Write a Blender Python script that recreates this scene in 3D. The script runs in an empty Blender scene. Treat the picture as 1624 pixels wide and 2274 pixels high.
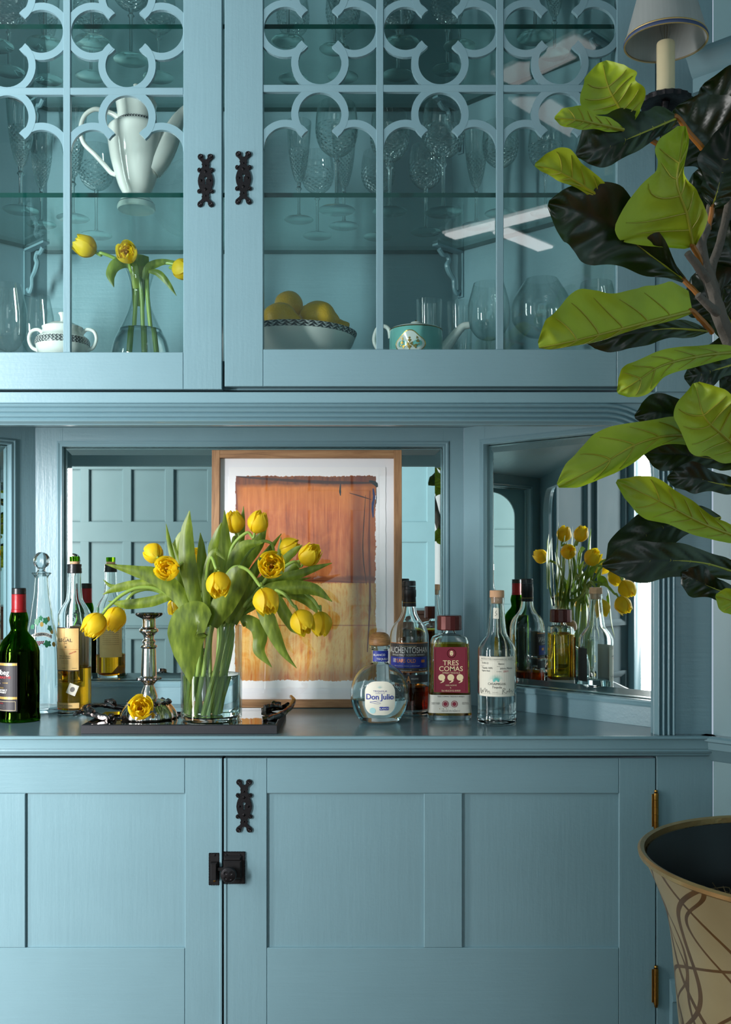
import bpy, bmesh, math, random
from mathutils import Vector, Matrix, noise as mnoise

scene = bpy.context.scene
COL = scene.collection
RND = random.Random(11)
PI = math.pi
FPX, CAMZ, CX, HY = 2300.0, 1.25, 812.0, 1252.0      # focal length in px, eye height, principal column, horizon row


def P(x, y, Y):
    """pixel of the photograph + distance from the camera -> point in metres"""
    return Vector(((x - CX) * Y / FPX, Y, CAMZ - (y - HY) * Y / FPX))


# ------------------------------------------------------------------ camera, world, windows' daylight, exposure
cam_d = bpy.data.cameras.new('camera')
cam = bpy.data.objects.new('camera', cam_d)
COL.objects.link(cam)
cam.location = (0, 0, CAMZ)
cam.rotation_euler = (PI / 2, 0, 0)
cam_d.sensor_fit = 'VERTICAL'
cam_d.sensor_height = 36.0
cam_d.lens = FPX / 2274 * 36.0
cam_d.shift_y = (HY - 1137) / 2274
cam_d.clip_start = 0.05
scene.camera = cam

world = bpy.data.worlds.new('daylight')
scene.world = world
world.use_nodes = True
world.node_tree.nodes['Background'].inputs[0].default_value = (0.62, 0.75, 0.9, 1)
world.node_tree.nodes['Background'].inputs[1].default_value = 0.6

scene.view_settings.view_transform = 'Standard'
scene.view_settings.look = 'None'
scene.view_settings.gamma = 1.0
scene.view_settings.use_curve_mapping = False
scene.view_settings.exposure = 0.14
scene.cycles.max_bounces = 18
scene.cycles.diffuse_bounces = 4
scene.cycles.glossy_bounces = 8
scene.cycles.transmission_bounces = 16
scene.cycles.transparent_max_bounces = 36
scene.cycles.use_adaptive_sampling = True
scene.cycles.adaptive_threshold = 0.03
scene.cycles.sample_clamp_indirect = 4.0
scene.cycles.blur_glossy = 0.6


def window_light(name, loc, aim, sx, sz, power, colour):
    d = bpy.data.lights.new(name, 'AREA')
    d.shape = 'RECTANGLE'
    d.size, d.size_y, d.energy, d.color = sx, sz, power, colour
    o = bpy.data.objects.new(name, d)
    COL.objects.link(o)
    o.location = loc
    o.rotation_euler = (Vector(aim) - Vector(loc)).to_track_quat('-Z', 'Y').to_euler()
    return o


XC = -0.2915                                   # centre line of the built-in
K = math.sqrt(0.5)
WL0 = Vector((2 * XC - 0.719, 2.14, 0))        # where the slanting wall beside the cabinet starts (camera's left)
WR0 = Vector((0.719, 2.14, 0))
# daylight through the window in the slanting wall and through the window in the rear wall
_wa = WL0 + Vector((-K, -K, 0)) * 1.02 + Vector((0, 0, 1.55)) + Vector((-K, K, 0)) * 0.02
window_light('window_daylight', _wa, _wa + Vector((K, -K, 0)), 0.60, 1.86, 66, (1.0, 0.98, 0.96))
_wb = Vector((1.62, -3.22, 1.72))
window_light('rear_window_daylight', _wb, _wb + Vector((0, 1, 0)), 1.1, 1.5, 10, (0.95, 0.97, 1.0))
_wc = Vector((-2.625, -0.62, 1.62))
window_light('side_window_daylight', _wc, _wc + Vector((1, 0, 0)), 1.0, 1.7, 480, (0.98, 0.985, 1.0))


# ------------------------------------------------------------------ colour and node helpers
def C(r, g, b, a=1.0):
    f = lambda v: (v / 255 / 12.92) if v / 255 <= 0.04045 else ((v / 255 + 0.055) / 1.055) ** 2.4
    return (f(r), f(g), f(b), a)


class NT:
    def __init__(self, name):
        self.m = bpy.data.materials.new(name)
        self.m.use_nodes = True
        self.t = self.m.node_tree
        self.t.nodes.clear()
        self.out = self.t.nodes.new('ShaderNodeOutputMaterial')

    def n(self, kind, ins=None, **attrs):
        nd = self.t.nodes.new('ShaderNode' + kind)
        for k, v in attrs.items():
            setattr(nd, k, v)
        for k, v in (ins or {}).items():
            self.put(nd.inputs[k], v)
        return nd

    def put(self, sock, v):
        if isinstance(v, bpy.types.NodeSocket):
            self.t.links.new(v, sock)
        elif v is not None:
            sock.default_value = v

    def math(self, op, a, b=None, c=None, clamp=False):
        nd = self.n('Math', operation=op, use_clamp=clamp)
        for i, v in enumerate((a, b, c)):
            if v is not None:
                self.put(nd.inputs[i], v)
        return nd.outputs[0]

    def mix(self, f, a, b):
        nd = self.n('Mix', data_type='RGBA')
        self.put(nd.inputs[0], f); self.put(nd.inputs[6], a); self.put(nd.inputs[7], b)
        return nd.outputs[2]

    def coord(self, which='Object', scale=(1, 1, 1), loc=(0, 0, 0)):
        tc = self.n('TexCoord')
        mp = self.n('Mapping', {'Vector': tc.outputs[which], 'Scale': scale, 'Location': loc})
        return mp.outputs[0]

    def noise(self, vec, scale=5, detail=3, rough=0.5, dist=0.0):
        return self.n('TexNoise', {'Vector': vec, 'Scale': scale, 'Detail': detail, 'Roughness': rough, 'Distortion': dist}).outputs['Fac']

    def ramp(self, f, stops):
        nd = self.n('ValToRGB', {'Fac': f})
        e = nd.color_ramp.elements
        while len(e) < len(stops):
            e.new(0.5)
        for el, (p, c) in zip(e, stops):
            el.position = p
            el.color = c if len(c) == 4 else (*c, 1)
        return nd.outputs['Color']

    def sep(self, vec):
        return self.n('SeparateXYZ', {'Vector': vec}).outputs

    def bump(self, h, strength=0.3, dist=0.001):
        return self.n('Bump', {'Height': h, 'Strength': strength, 'Distance': dist}).outputs[0]

    def bsdf(self, **ins):
        keys = {'color': 'Base Color', 'rough': 'Roughness', 'metal': 'Metallic', 'normal': 'Normal', 'trans': 'Transmission Weight',
                'ior': 'IOR', 'coat': 'Coat Weight', 'coatr': 'Coat Roughness', 'spec': 'Specular IOR Level', 'sss': 'Subsurface Weight',
                'emit': 'Emission Color', 'emits': 'Emission Strength', 'sheen': 'Sheen Weight', 'alpha': 'Alpha'}
        return self.n('BsdfPrincipled', {keys[k]: v for k, v in ins.items()}).outputs[0]

    def done(self, sh):
        self.t.links.new(sh, self.out.inputs[0])
        return self.m


MAT = {}


def plain(name, colour, rough=0.5, metal=0.0, bump=None, vary=0.0, **kw):
    t = NT(name)
    v = t.coord('Object')
    c = colour
    if vary:
        c = t.mix(t.noise(v, 18, 3), tuple(x * (1 - vary) for x in colour[:3]) + (1,), tuple(min(1, x * (1 + vary)) for x in colour[:3]) + (1,))
    nrm = t.bump(t.noise(v, bump[0], 3), bump[1], bump[2]) if bump else None
    args = dict(color=c, rough=rough, metal=metal, **kw)
    if nrm:
        args['normal'] = nrm
    MAT[name] = t.done(t.bsdf(**args))
    return MAT[name]


def paint(name, colour, scale, rough=0.32, strength=0.55):
    """brushed oil paint over wood: grain runs along the small number of 'scale'"""
    t = NT(name)
    v = t.coord('Object', scale)
    g = t.noise(v, 1.0, 5, 0.6)
    o = t.coord('Object')
    big = t.noise(o, 9, 3)
    dots = t.noise(o, 160, 2)
    h = t.math('ADD', t.math('MULTIPLY', g, 0.75), t.math('MULTIPLY', dots, 0.25))
    col = t.mix(big, tuple(x * 0.95 for x in colour[:3]) + (1,), tuple(x * 1.05 for x in colour[:3]) + (1,))
    r = t.math('ADD', rough - 0.05, t.math('MULTIPLY', big, 0.1))
    MAT[name] = t.done(t.bsdf(color=col, rough=r, normal=t.bump(h, strength, 0.0012)))


def thin_glass(name, tint=(0.96, 0.985, 0.975, 1), edge=(0.72, 0.8, 0.78, 1), ior=1.5, cut=False, power=2.2):
    t = NT(name)
    lw = t.n('LayerWeight', {'Blend': 0.5})
    nrm = None
    f = t.math('POWER', lw.outputs['Facing'], power)
    if cut:
        o = t.sep(t.coord('Object'))
        ang = t.math('ARCTAN2', o[1], o[0])
        z = t.math('MULTIPLY', o[2], 330.0)
        s1 = t.math('ABSOLUTE', t.math('SINE', t.math('ADD', t.math('MULTIPLY', ang, 7.0), z)))
        s2 = t.math('ABSOLUTE', t.math('SINE', t.math('SUBTRACT', t.math('MULTIPLY', ang, 7.0), z)))
        h = t.math('MULTIPLY', s1, s2)
        lo = t.math('LESS_THAN', o[2], cut[1])
        hi = t.math('GREATER_THAN', o[2], cut[0])
        h = t.math('MULTIPLY', h, t.math('MULTIPLY', lo, hi))
        nrm = t.bump(h, 1.0, 0.004)
        f = t.math('ADD', f, t.math('MULTIPLY', h, 0.14), clamp=True)
    tr = t.n('BsdfTransparent', {'Color': t.mix(f, tint, edge)}).outputs[0]
    gl = t.n('BsdfGlossy', {'Color': (1, 1, 1, 1), 'Roughness': 0.015})
    lw2 = t.n('LayerWeight', {'Blend': 0.5})          # Schlick reflectance, the same from both sides of the sheet
    if nrm:
        t.put(gl.inputs['Normal'], nrm)
        t.put(lw2.inputs['Normal'], nrm)
    f0 = ((ior - 1) / (ior + 1)) ** 2
    fr = t.math('ADD', f0, t.math('MULTIPLY', t.math('POWER', lw2.outputs['Facing'], 5.0), 1 - f0), clamp=True)
    ms = t.n('MixShader', {0: fr, 1: tr, 2: gl.outputs[0]})
    MAT[name] = t.done(ms.outputs[0])


def solid_glass(name, colour, ior=1.48, rough=0.0, bump=None):
    t = NT(name)
    g = t.n('BsdfGlass', {'Color': colour, 'IOR': ior, 'Roughness': rough})
    if bump:
        t.put(g.inputs['Normal'], t.bump(t.noise(t.coord('Object'), bump[0], 2), bump[1], 0.002))
    MAT[name] = t.done(g.outputs[0])


# ------------------------------------------------------------------ mesh helpers
def mesh_data(name, verts, faces, mats, fmat=None, smooth=False, fix=True):
    me = bpy.data.meshes.new(name)
    me.from_pydata([tuple(v) for v in verts], [], faces)
    for m in (mats if isinstance(mats, (list, tuple)) else [mats]):
        me.materials.append(MAT[m])
    if fmat:
        me.polygons.foreach_set('material_index', fmat)
    if fix:
        bm = bmesh.new(); bm.from_mesh(me)
        bmesh.ops.recalc_face_normals(bm, faces=bm.faces[:])
        bm.to_mesh(me); bm.free()
    if smooth:
        me.polygons.foreach_set('use_smooth', [True] * len(me.polygons))
        if smooth != 'all':
            me.set_sharp_from_angle(angle=math.radians(38))
    me.update()
    return me


def put(name, data, parent=None, loc=(0, 0, 0), rot=None, label=None):
    o = bpy.data.objects.new(name, data)
    COL.objects.link(o)
    o.location = loc
    if rot is not None:
        if isinstance(rot, Matrix):
            o.rotation_euler = rot.to_euler()
        else:
            o.rotation_euler = rot
    if parent:
        o.parent = parent
    if label:
        o['label'] = label
    return o


def wloc(o):
    v = Vector((0, 0, 0))
    while o:
        v += o.location
        o = o.parent
    return v


def part(name, geo, mat, parent=None, smooth=False, world=True, label=None, fmat=None, fix=True):
    """geo = (verts, faces). world=True: verts are world positions (parent unrotated)."""
    V, Fc = geo
    off = wloc(parent) if (parent and world) else Vector((0, 0, 0))
    me = mesh_data(name, [Vector(v) - off for v in V], Fc, mat, fmat, smooth, fix)
    return put(name, me, parent, label=label)


def thing(name, label, cat, loc=(0, 0, 0), rotz=0.0, group=None, kind=None):
    o = bpy.data.objects.new(name, None)
    COL.objects.link(o)
    o.empty_display_size = 0.05
    o.location = loc
    o.rotation_euler = (0, 0, rotz)
    return tag(o, label, cat, group, kind)


def tag(o, label, cat, group=None, kind=None):
    o['label'] = label
    o['category'] = cat
    if group:
        o['group'] = group
    if kind:
        o['kind'] = kind
    return o


def copy_tree(o, parent=None):
    c = o.copy()
    COL.objects.link(c)
    c.parent = parent
    for ch in list(o.children):
        copy_tree(ch, c)
    return c


def joinall(*geos):
    V, Fc = [], []
    for g in geos:
        k = len(V)
        V += list(g[0]); Fc += [tuple(i + k for i in f) for f in g[1]]
    return V, Fc


class Frame:
    """flat frame: (a, b, h) -> o + a*e1 + b*e2 + h*n"""
    def __init__(self, o, e1, e2, n):
        self.o, self.e1, self.e2, self.n = Vector(o), Vector(e1), Vector(e2), Vector(n)

    def __call__(self, a, b, h=0.0):
        return self.o + self.e1 * a + self.e2 * b + self.n * h


def fbox(fr, a0, a1, b0, b1, h0, h1, ch=0.0015):
    """box in a frame with its outer (h1) edges chamfered"""
    ch = min(ch, (a1 - a0) * 0.45, (b1 - b0) * 0.45, (h1 - h0) * 0.9)
    lo = [(a0, b0), (a1, b0), (a1, b1), (a0, b1)]
    hi = [(a0 + ch, b0 + ch), (a1 - ch, b0 + ch), (a1 - ch, b1 - ch), (a0 + ch, b1 - ch)]
    V = [fr(a, b, h0) for a, b in lo] + [fr(a, b, h1 - ch) for a, b in lo] + [fr(a, b, h1) for a, b in hi]
    Fc = [(3, 2, 1, 0), (8, 9, 10, 11)]
    for i in range(4):
        j = (i + 1) % 4
        Fc += [(i, j, 4 + j, 4 + i), (4 + i, 4 + j, 8 + j, 8 + i)]
    return V, Fc


def prism(fr, poly, h0, h1):
    n = len(poly)
    V = [fr(a, b, h0) for a, b in poly] + [fr(a, b, h1) for a, b in poly]
    Fc = [tuple(range(n))[::-1], tuple(range(n, 2 * n))]
    Fc += [(i, (i + 1) % n, n + (i + 1) % n, n + i) for i in range(n)]
    return V, Fc


def lathe(prof, n=40, c=(0, 0), z0=0.0, sy=1.0, mod=None):
    V, Fc, rings = [], [], []
    for k, (r, z) in enumerate(prof):
        if r <= 1e-6:
            rings.append([len(V)]); V.append(Vector((c[0], c[1], z0 + z)))
        else:
            ids = []
            for i in range(n):
                a = 2 * PI * i / n
                rr = r * (mod(a, k, z) if mod else 1.0)
                ids.append(len(V))
                V.append(Vector((c[0] + rr * math.cos(a), c[1] + rr * math.sin(a) * sy, z0 + z)))
            rings.append(ids)
    for A, B in zip(rings, rings[1:]):
        if len(A) == 1 and len(B) == 1:
            continue
        for i in range(n):
            j = (i + 1) % n
            if len(A) == 1:
                Fc.append((A[0], B[j], B[i]))
            elif len(B) == 1:
                Fc.append((A[i], A[j], B[0]))
            else:
                Fc.append((A[i], A[j], B[j], B[i]))
    return V, Fc


def spline(pts, n):
    """Catmull-Rom through pts (Vectors or tuples), n samples per span"""
    pts = [Vector(p) for p in pts]
    if len(pts) < 3:
        return [pts[0].lerp(pts[-1], i / n) for i in range(n + 1)]
    ext = [pts[0] * 2 - pts[1]] + pts + [pts[-1] * 2 - pts[-2]]
    out = []
    for i in range(1, len(ext) - 2):
        p0, p1, p2, p3 = ext[i - 1:i + 3]
        for k in range(n):
            t = k / n
            out.append(0.5 * ((2 * p1) + (p2 - p0) * t + (2 * p0 - 5 * p1 + 4 * p2 - p3) * t * t + (3 * p1 - p0 - 3 * p2 + p3) * t ** 3))
    out.append(pts[-1])
    return out


def lerp_list(vals, u):
    x = u * (len(vals) - 1)
    i = min(int(x), len(vals) - 2)
    return vals[i] + (vals[i + 1] - vals[i]) * (x - i)


def tube(pts, rad, n=8, cap=True):
    pts = [Vector(p) for p in pts]
    N = len(pts)
    rr = [lerp_list(rad, i / (N - 1)) for i in range(N)] if isinstance(rad, (list, tuple)) else [rad] * N
    V, Fc = [], []
    up = None
    for i, p in enumerate(pts):
        T = (pts[min(i + 1, N - 1)] - pts[max(i - 1, 0)]).normalized()
        if up is None:
            up = Vector((0, 0, 1)) if abs(T.z) < 0.9 else Vector((1, 0, 0))
        up = (up - T * up.dot(T)).normalized()
        sd = T.cross(up)
        for k in range(n):
            a = 2 * PI * k / n
            V.append(p + (up * math.cos(a) + sd * math.sin(a)) * rr[i])
    for i in range(N - 1):
        for k in range(n):
            j = (k + 1) % n
            Fc.append((i * n + k, i * n + j, (i + 1) * n + j, (i + 1) * n + k))
    if cap:
        Fc += [tuple(range(n))[::-1], tuple((N - 1) * n + k for k in range(n))]
    return V, Fc


def sweep(path, prof, fr, closed=False):
    """mitred moulding: path [(a,b)] in the frame's plane, prof [(offset to the path's left, height)]"""
    n = len(path)
    pv = [Vector(p) for p in path]
    V, Fc = [], []
    m = len(prof)
    for i in range(n):
        if closed:
            d0 = (pv[i] - pv[i - 1]).normalized(); d1 = (pv[(i + 1) % n] - pv[i]).normalized()
        else:
            d1 = (pv[min(i + 1, n - 1)] - pv[min(i, n - 2)]).normalized()
            d0 = (pv[max(i, 1)] - pv[max(i - 1, 0)]).normalized()
        n0, n1 = Vector((-d0.y, d0.x)), Vector((-d1.y, d1.x))
        b = n0 + n1
        b = b / max(1e-6, b.dot(n0)) if b.length > 1e-6 else n0
        for (o, h) in prof:
            q = pv[i] + b * o
            V.append(fr(q.x, q.y, h))
    for i in range(n if closed else n - 1):
        j = (i + 1) % n
        for k in range(m - 1):
            Fc.append((i * m + k, j * m + k, j * m + k + 1, i * m + k + 1))
    if not closed:
        Fc += [tuple(range(m))[::-1], tuple((n - 1) * m + k for k in range(m))]
    return V, Fc


def arc_pts(cx, cy, r, a0, a1, n):
    return [(cx + r * math.cos(a0 + (a1 - a0) * i / n), cy + r * math.sin(a0 + (a1 - a0) * i / n)) for i in range(n + 1)]


_TEXT = {}


def text_geo(body, size, xs=1.0, bold=0.0, align='CENTER', shear=0.0, space=1.0):
    """flat lettering as (verts2d, faces), origin at the baseline"""
    key = (body, size, xs, bold, align, shear, space)
    if key in _TEXT:
        return _TEXT[key]
    cu = bpy.data.curves.new('lettering', 'FONT')
    cu.body = body
    cu.size = size
    cu.align_x = align
    cu.offset = bold * size
    cu.shear = shear
    cu.space_character = space
    cu.resolution_u = 3
    ob = bpy.data.objects.new('lettering', cu)
    COL.objects.link(ob)
    dg = bpy.context.evaluated_depsgraph_get()
    me = ob.evaluated_get(dg).to_mesh()
    V = [(v.co.x * xs, v.co.y) for v in me.vertices]
    Fc = [tuple(p.vertices) for p in me.polygons]
    ob.evaluated_get(dg).to_mesh_clear()
    bpy.data.objects.remove(ob)
    bpy.data.curves.remove(cu)
    _TEXT[key] = (V, Fc)
    return _TEXT[key]


def disc2(cx, cy, r, n=20, sx=1.0):
    return [(cx + r * sx * math.cos(2 * PI * i / n), cy + r * math.sin(2 * PI * i / n)) for i in range(n)]


def polys(*ps):
    V, Fc = [], []
    for p in ps:
        k = len(V); V += list(p); Fc.append(tuple(range(k, k + len(p))))
    return V, Fc


def rect2(x0, x1, y0, y1):
    return [(x0, y0), (x1, y0), (x1, y1), (x0, y1)]


def subdiv_rect(x0, x1, y0, y1, nx, ny):
    V = [(x0 + (x1 - x0) * i / nx, y0 + (y1 - y0) * j / ny) for j in range(ny + 1) for i in range(nx + 1)]
    Fc = [(j * (nx + 1) + i, j * (nx + 1) + i + 1, (j + 1) * (nx + 1) + i + 1, (j + 1) * (nx + 1) + i) for j in range(ny) for i in range(nx)]
    return V, Fc


# ------------------------------------------------------------------ materials
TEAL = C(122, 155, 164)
paint('paint_upright', TEAL, (95, 95, 7))
paint('paint_level', TEAL, (7, 95, 95))
paint('paint_counter', C(92, 120, 127), (7, 60, 60), rough=0.2, strength=0.12)  # cabinet blue, weaker light on the flat top put into the colour
paint('paint_moulding', TEAL, (30, 30, 30), rough=0.17, strength=0.12)
paint('paint_added_pier', C(98, 122, 126), (20, 20, 20), rough=0.36, strength=0.15)  # door blue darkened so the strongly lit added pier mirrors at door tone
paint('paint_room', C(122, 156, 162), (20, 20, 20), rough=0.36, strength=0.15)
plain('gap_shadow_wood', C(30, 48, 54), 0.8)
plain('white_paint', C(232, 232, 230), 0.5)
plain('ceiling_paint', C(60, 82, 88), 0.7)  # darkened against bounced light and its own reflection in the door glass
paint('paint_dimmed', C(70, 92, 98), (20, 20, 20), rough=0.85, strength=0.15)  # room blue darkened to cut bounced light and offset strong window light
plain('dark_wood', C(44, 28, 20), 0.3, vary=0.3)
plain('iron', C(40, 38, 40), 0.4, 0.75, bump=(220, 0.5, 0.0008), vary=0.25)
plain('iron_soft', C(38, 36, 37), 0.48, 0.6, bump=(140, 0.4, 0.0008))
plain('brass', C(150, 112, 52), 0.3, 1.0, bump=(180, 0.3, 0.0005), vary=0.35)
plain('keyhole_light', C(160, 190, 198), 0.5)
plain('porcelain', C(236, 234, 228), 0.12, coat=0.4)
plain('porcelain_turquoise', C(126, 196, 188), 0.15, coat=0.4)
plain('platinum_line', C(70, 68, 66), 0.25, 0.7)
plain('gilt', C(176, 140, 70), 0.25, 0.9)
plain('cork', C(206, 160, 122), 0.75, bump=(190, 0.6, 0.001), vary=0.2)
plain('black_plastic', C(16, 16, 17), 0.35)
plain('black_gloss', C(9, 9, 10), 0.03, coat=1.0, coatr=0.01)
plain('black_stone', C(34, 34, 39), 0.6, bump=(420, 0.35, 0.0006), vary=0.3)
plain('silver', C(200, 192, 184), 0.11, 1.0, bump=(60, 0.15, 0.001))
plain('silver_dark', C(118, 110, 108), 0.16, 1.0, bump=(45, 0.5, 0.002))
plain('maroon_cap', C(84, 26, 20), 0.2, 0.35)
plain('red_foil', C(150, 18, 26), 0.35, 0.3, bump=(90, 0.4, 0.001))
plain('bark', C(92, 86, 78), 0.85, bump=(90, 1.0, 0.003), vary=0.4)
plain('petiole', C(150, 92, 26), 0.45, vary=0.3)
plain('soil', C(20, 15, 11), 0.95, bump=(40, 1.0, 0.006), vary=0.5)
plain('moss', C(112, 92, 62), 0.9)
plain('candle_sleeve', C(222, 206, 166), 0.45, vary=0.08)
plain('bulb_cap', C(150, 140, 120), 0.3, 0.8)
plain('shade_lining', C(226, 224, 214), 0.7)
plain('mat_white', C(238, 238, 240), 0.8)
plain('paper_white', C(244, 243, 242), 0.85)
plain('gold_ink', C(206, 172, 96), 0.35, 0.55)
plain('black_ink', C(22, 20, 22), 0.6)
plain('grey_ink', C(120, 116, 110), 0.6)
plain('white_ink', C(232, 230, 224), 0.55)
plain('cream_ink', C(236, 214, 168), 0.5)
plain('red_ink', C(178, 40, 44), 0.6)
plain('blue_ink', C(28, 46, 150), 0.5)
plain('teal_ink', C(96, 190, 178), 0.55)
plain('pale_teal_ink', C(176, 216, 214), 0.55)
plain('copper_ink', C(206, 128, 66), 0.35, 0.4)
plain('label_black', C(36, 30, 36), 0.5, vary=0.12)
plain('label_grey', C(62, 58, 58), 0.45, vary=0.1)
plain('label_blue', C(24, 46, 150), 0.45, vary=0.1)
plain('label_maroon', C(122, 22, 44), 0.5, vary=0.1)
plain('label_cream', C(232, 226, 208), 0.6, vary=0.03)
plain('label_silver', C(190, 188, 176), 0.45, vary=0.12)
plain('lemon', C(234, 178, 14), 0.38, bump=(230, 0.9, 0.0012), vary=0.1, sss=0.05)


def m_lace():
    t = NT('band_lace')
    o = t.sep(t.coord('Object'))
    ang = t.math('MULTIPLY', t.math('ARCTAN2', o[1], o[0]), 44.0)
    z = t.math('MULTIPLY', o[2], 900.0)
    w = t.math('MULTIPLY', t.math('SINE', t.math('ADD', ang, t.math('SINE', z))), t.math('SINE', t.math('ADD', z, t.math('COSINE', ang))))
    c = t.ramp(t.math('ADD', 0.5, t.math('MULTIPLY', w, 0.5)), [(0.35, C(40, 40, 44)), (0.5, C(84, 84, 88)), (0.72, C(206, 205, 202))])
    MAT['band_lace'] = t.done(t.bsdf(color=c, rough=0.25))


m_lace()


def m_mirror():
    t = NT('mirror')
    MAT['mirror'] = t.done(t.bsdf(color=(0.80, 0.86, 0.84, 1), metal=1.0, rough=0.012))


m_mirror()
thin_glass('pane_glass', (0.90, 0.955, 0.945, 1), (0.8, 0.88, 0.87, 1), 1.52)
thin_glass('shelf_glass', (0.945, 0.98, 0.97, 1), (0.72, 0.86, 0.82, 1), 1.5)
plain('shelf_edge', C(6, 62, 56), 0.08, coat=0.6)
thin_glass('stem_glass', (0.985, 0.992, 0.988, 1), (0.66, 0.74, 0.73, 1), 1.6, power=2.6)
thin_glass('cut_glass_wine', (0.97, 0.985, 0.98, 1), (0.66, 0.74, 0.73, 1), 1.75, cut=(0.105, 0.16), power=2.4)
thin_glass('cut_glass_flute', (0.97, 0.985, 0.98, 1), (0.66, 0.74, 0.73, 1), 1.75, cut=(0.085, 0.16), power=2.4)
thin_glass('vase_glass', (0.985, 0.992, 0.99, 1), (0.62, 0.72, 0.7, 1), 1.5, power=3.0)
thin_glass('picture_glass', (0.985, 0.985, 0.985, 1), (0.95, 0.95, 0.95, 1), 1.45)
thin_glass('bulb_glass', (0.97, 0.97, 0.97, 1), (0.6, 0.6, 0.6, 1), 1.5)
solid_glass('clear_bottle', (0.97, 0.985, 0.98, 1), 1.46, bump=(22, 0.12))
solid_glass('solid_stem', (0.97, 0.985, 0.98, 1), 1.5)
solid_glass('cut_stopper', (0.98, 0.985, 0.98, 1), 1.55)
solid_glass('blue_clear_bottle', (0.90, 0.965, 0.975, 1), 1.46, bump=(18, 0.15))
solid_glass('green_bottle', (0.20, 0.42, 0.045, 1), 1.46, bump=(22, 0.12))
solid_glass('water', (0.93, 0.975, 0.975, 1), 1.33)
solid_glass('clear_spirit', (0.93, 0.97, 0.975, 1), 1.34)
solid_glass('amber_spirit', (0.98, 0.64, 0.10, 1), 1.35)
solid_glass('gold_spirit', (0.97, 0.70, 0.14, 1), 1.35)
solid_glass('brown_spirit', (0.55, 0.17, 0.03, 1), 1.35)
solid_glass('dark_spirit', (0.05, 0.03, 0.012, 1), 1.35)


def m_oak():
    t = NT('oak')
    v = t.coord('Object', (60, 60, 5))
    g = t.noise(v, 1.4, 5, 0.65, 0.6)
    c = t.ramp(g, [(0.25, C(112, 78, 50)), (0.5, C(158, 116, 78)), (0.75, C(186, 146, 104))])
    MAT['oak'] = t.done(t.bsdf(color=c, rough=0.5, normal=t.bump(g, 0.3, 0.001)))
    t = NT('oak_level')
    v = t.coord('Object', (5, 60, 60))
    g = t.noise(v, 1.4, 5, 0.65, 0.6)
    c = t.ramp(g, [(0.25, C(112, 78, 50)), (0.5, C(158, 116, 78)), (0.75, C(186, 146, 104))])
    MAT['oak_level'] = t.done(t.bsdf(color=c, rough=0.5, normal=t.bump(g, 0.3, 0.001)))
    t = NT('turned_wood')
    v = t.coord('Object', (40, 40, 260))
    g = t.noise(v, 1.2, 4, 0.6, 0.5)
    c = t.ramp(g, [(0.3, C(128, 84, 44)), (0.55, C(176, 126, 74)), (0.75, C(198, 150, 96))])
    MAT['turned_wood'] = t.done(t.bsdf(color=c, rough=0.45, normal=t.bump(g, 0.2, 0.0006)))
    t = NT('floor_wood')
    v = t.coord('Object', (3, 26, 26))
    g = t.noise(v, 1.6, 5, 0.6, 0.7)
    c = t.ramp(g, [(0.3, C(70, 42, 24)), (0.7, C(116, 76, 46))])
    MAT['floor_wood'] = t.done(t.bsdf(color=c, rough=0.3))


m_oak()


def m_petal():
    t = NT('petal')
    o = t.sep(t.coord('Object'))
    n = t.noise(t.coord('Object', (60, 60, 14)), 2.5, 3)
    zf = t.math('ADD', t.math('MULTIPLY', o[2], 26.0), t.math('MULTIPLY', n, 0.6))
    c = t.ramp(t.math('MULTIPLY', zf, 0.55), [(0.10, C(196, 200, 50)), (0.36, C(248, 222, 36)), (0.8, C(252, 228, 48))])
    d = t.n('BsdfPrincipled', {'Base Color': c, 'Roughness': 0.5, 'Normal': t.bump(n, 0.3, 0.001)}).outputs[0]
    tr = t.n('BsdfTranslucent', {'Color': C(252, 226, 40)}).outputs[0]
    MAT['petal'] = t.done(t.n('MixShader', {0: 0.5, 1: d, 2: tr}).outputs[0])
    t = NT('tulip_leaf')
    v = t.coord('Object')
    n = t.noise(t.coord('Object', (30, 30, 8)), 3, 4)
    c = t.ramp(n, [(0.3, C(74, 92, 22)), (0.55, C(114, 134, 38)), (0.75, C(150, 166, 62))])
    d = t.n('BsdfPrincipled', {'Base Color': c, 'Roughness': 0.42, 'Normal': t.bump(n, 0.25, 0.001)}).outputs[0]
    tr = t.n('BsdfTranslucent', {'Color': C(120, 160, 30)}).outputs[0]
    MAT['tulip_leaf'] = t.done(t.n('MixShader', {0: 0.22, 1: d, 2: tr}).outputs[0])
    plain('tulip_stem', C(138, 166, 74), 0.42, vary=0.15)
    plain('tulip_heart', C(176, 126, 34), 0.7, vary=0.4)
    # fiddle-leaf fig: dark glossy upper face, lime underside
    t = NT('fig_leaf')
    bf = t.n('NewGeometry').outputs['Backfacing']
    n = t.noise(t.coord('Object'), 14, 3)
    lime = t.ramp(n, [(0.3, C(134, 154, 18)), (0.7, C(164, 184, 32))])
    dark = t.ramp(n, [(0.3, C(8, 18, 7)), (0.7, C(18, 32, 10))])
    c = t.mix(bf, lime, dark)
    r = t.math('SUBTRACT', 0.5, t.math('MULTIPLY', bf, 0.18))
    d = t.n('BsdfPrincipled', {'Base Color': c, 'Roughness': r, 'Normal': t.bump(t.noise(t.coord('Object'), 220, 2), 0.2, 0.0006)}).outputs[0]
    tr = t.n('BsdfTranslucent', {'Color': C(110, 150, 10)}).outputs[0]
    MAT['fig_leaf'] = t.done(t.n('MixShader', {0: 0.06, 1: d, 2: tr}).outputs[0])
    plain('fig_vein', C(150, 150, 34), 0.45, vary=0.15)


m_petal()


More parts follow.
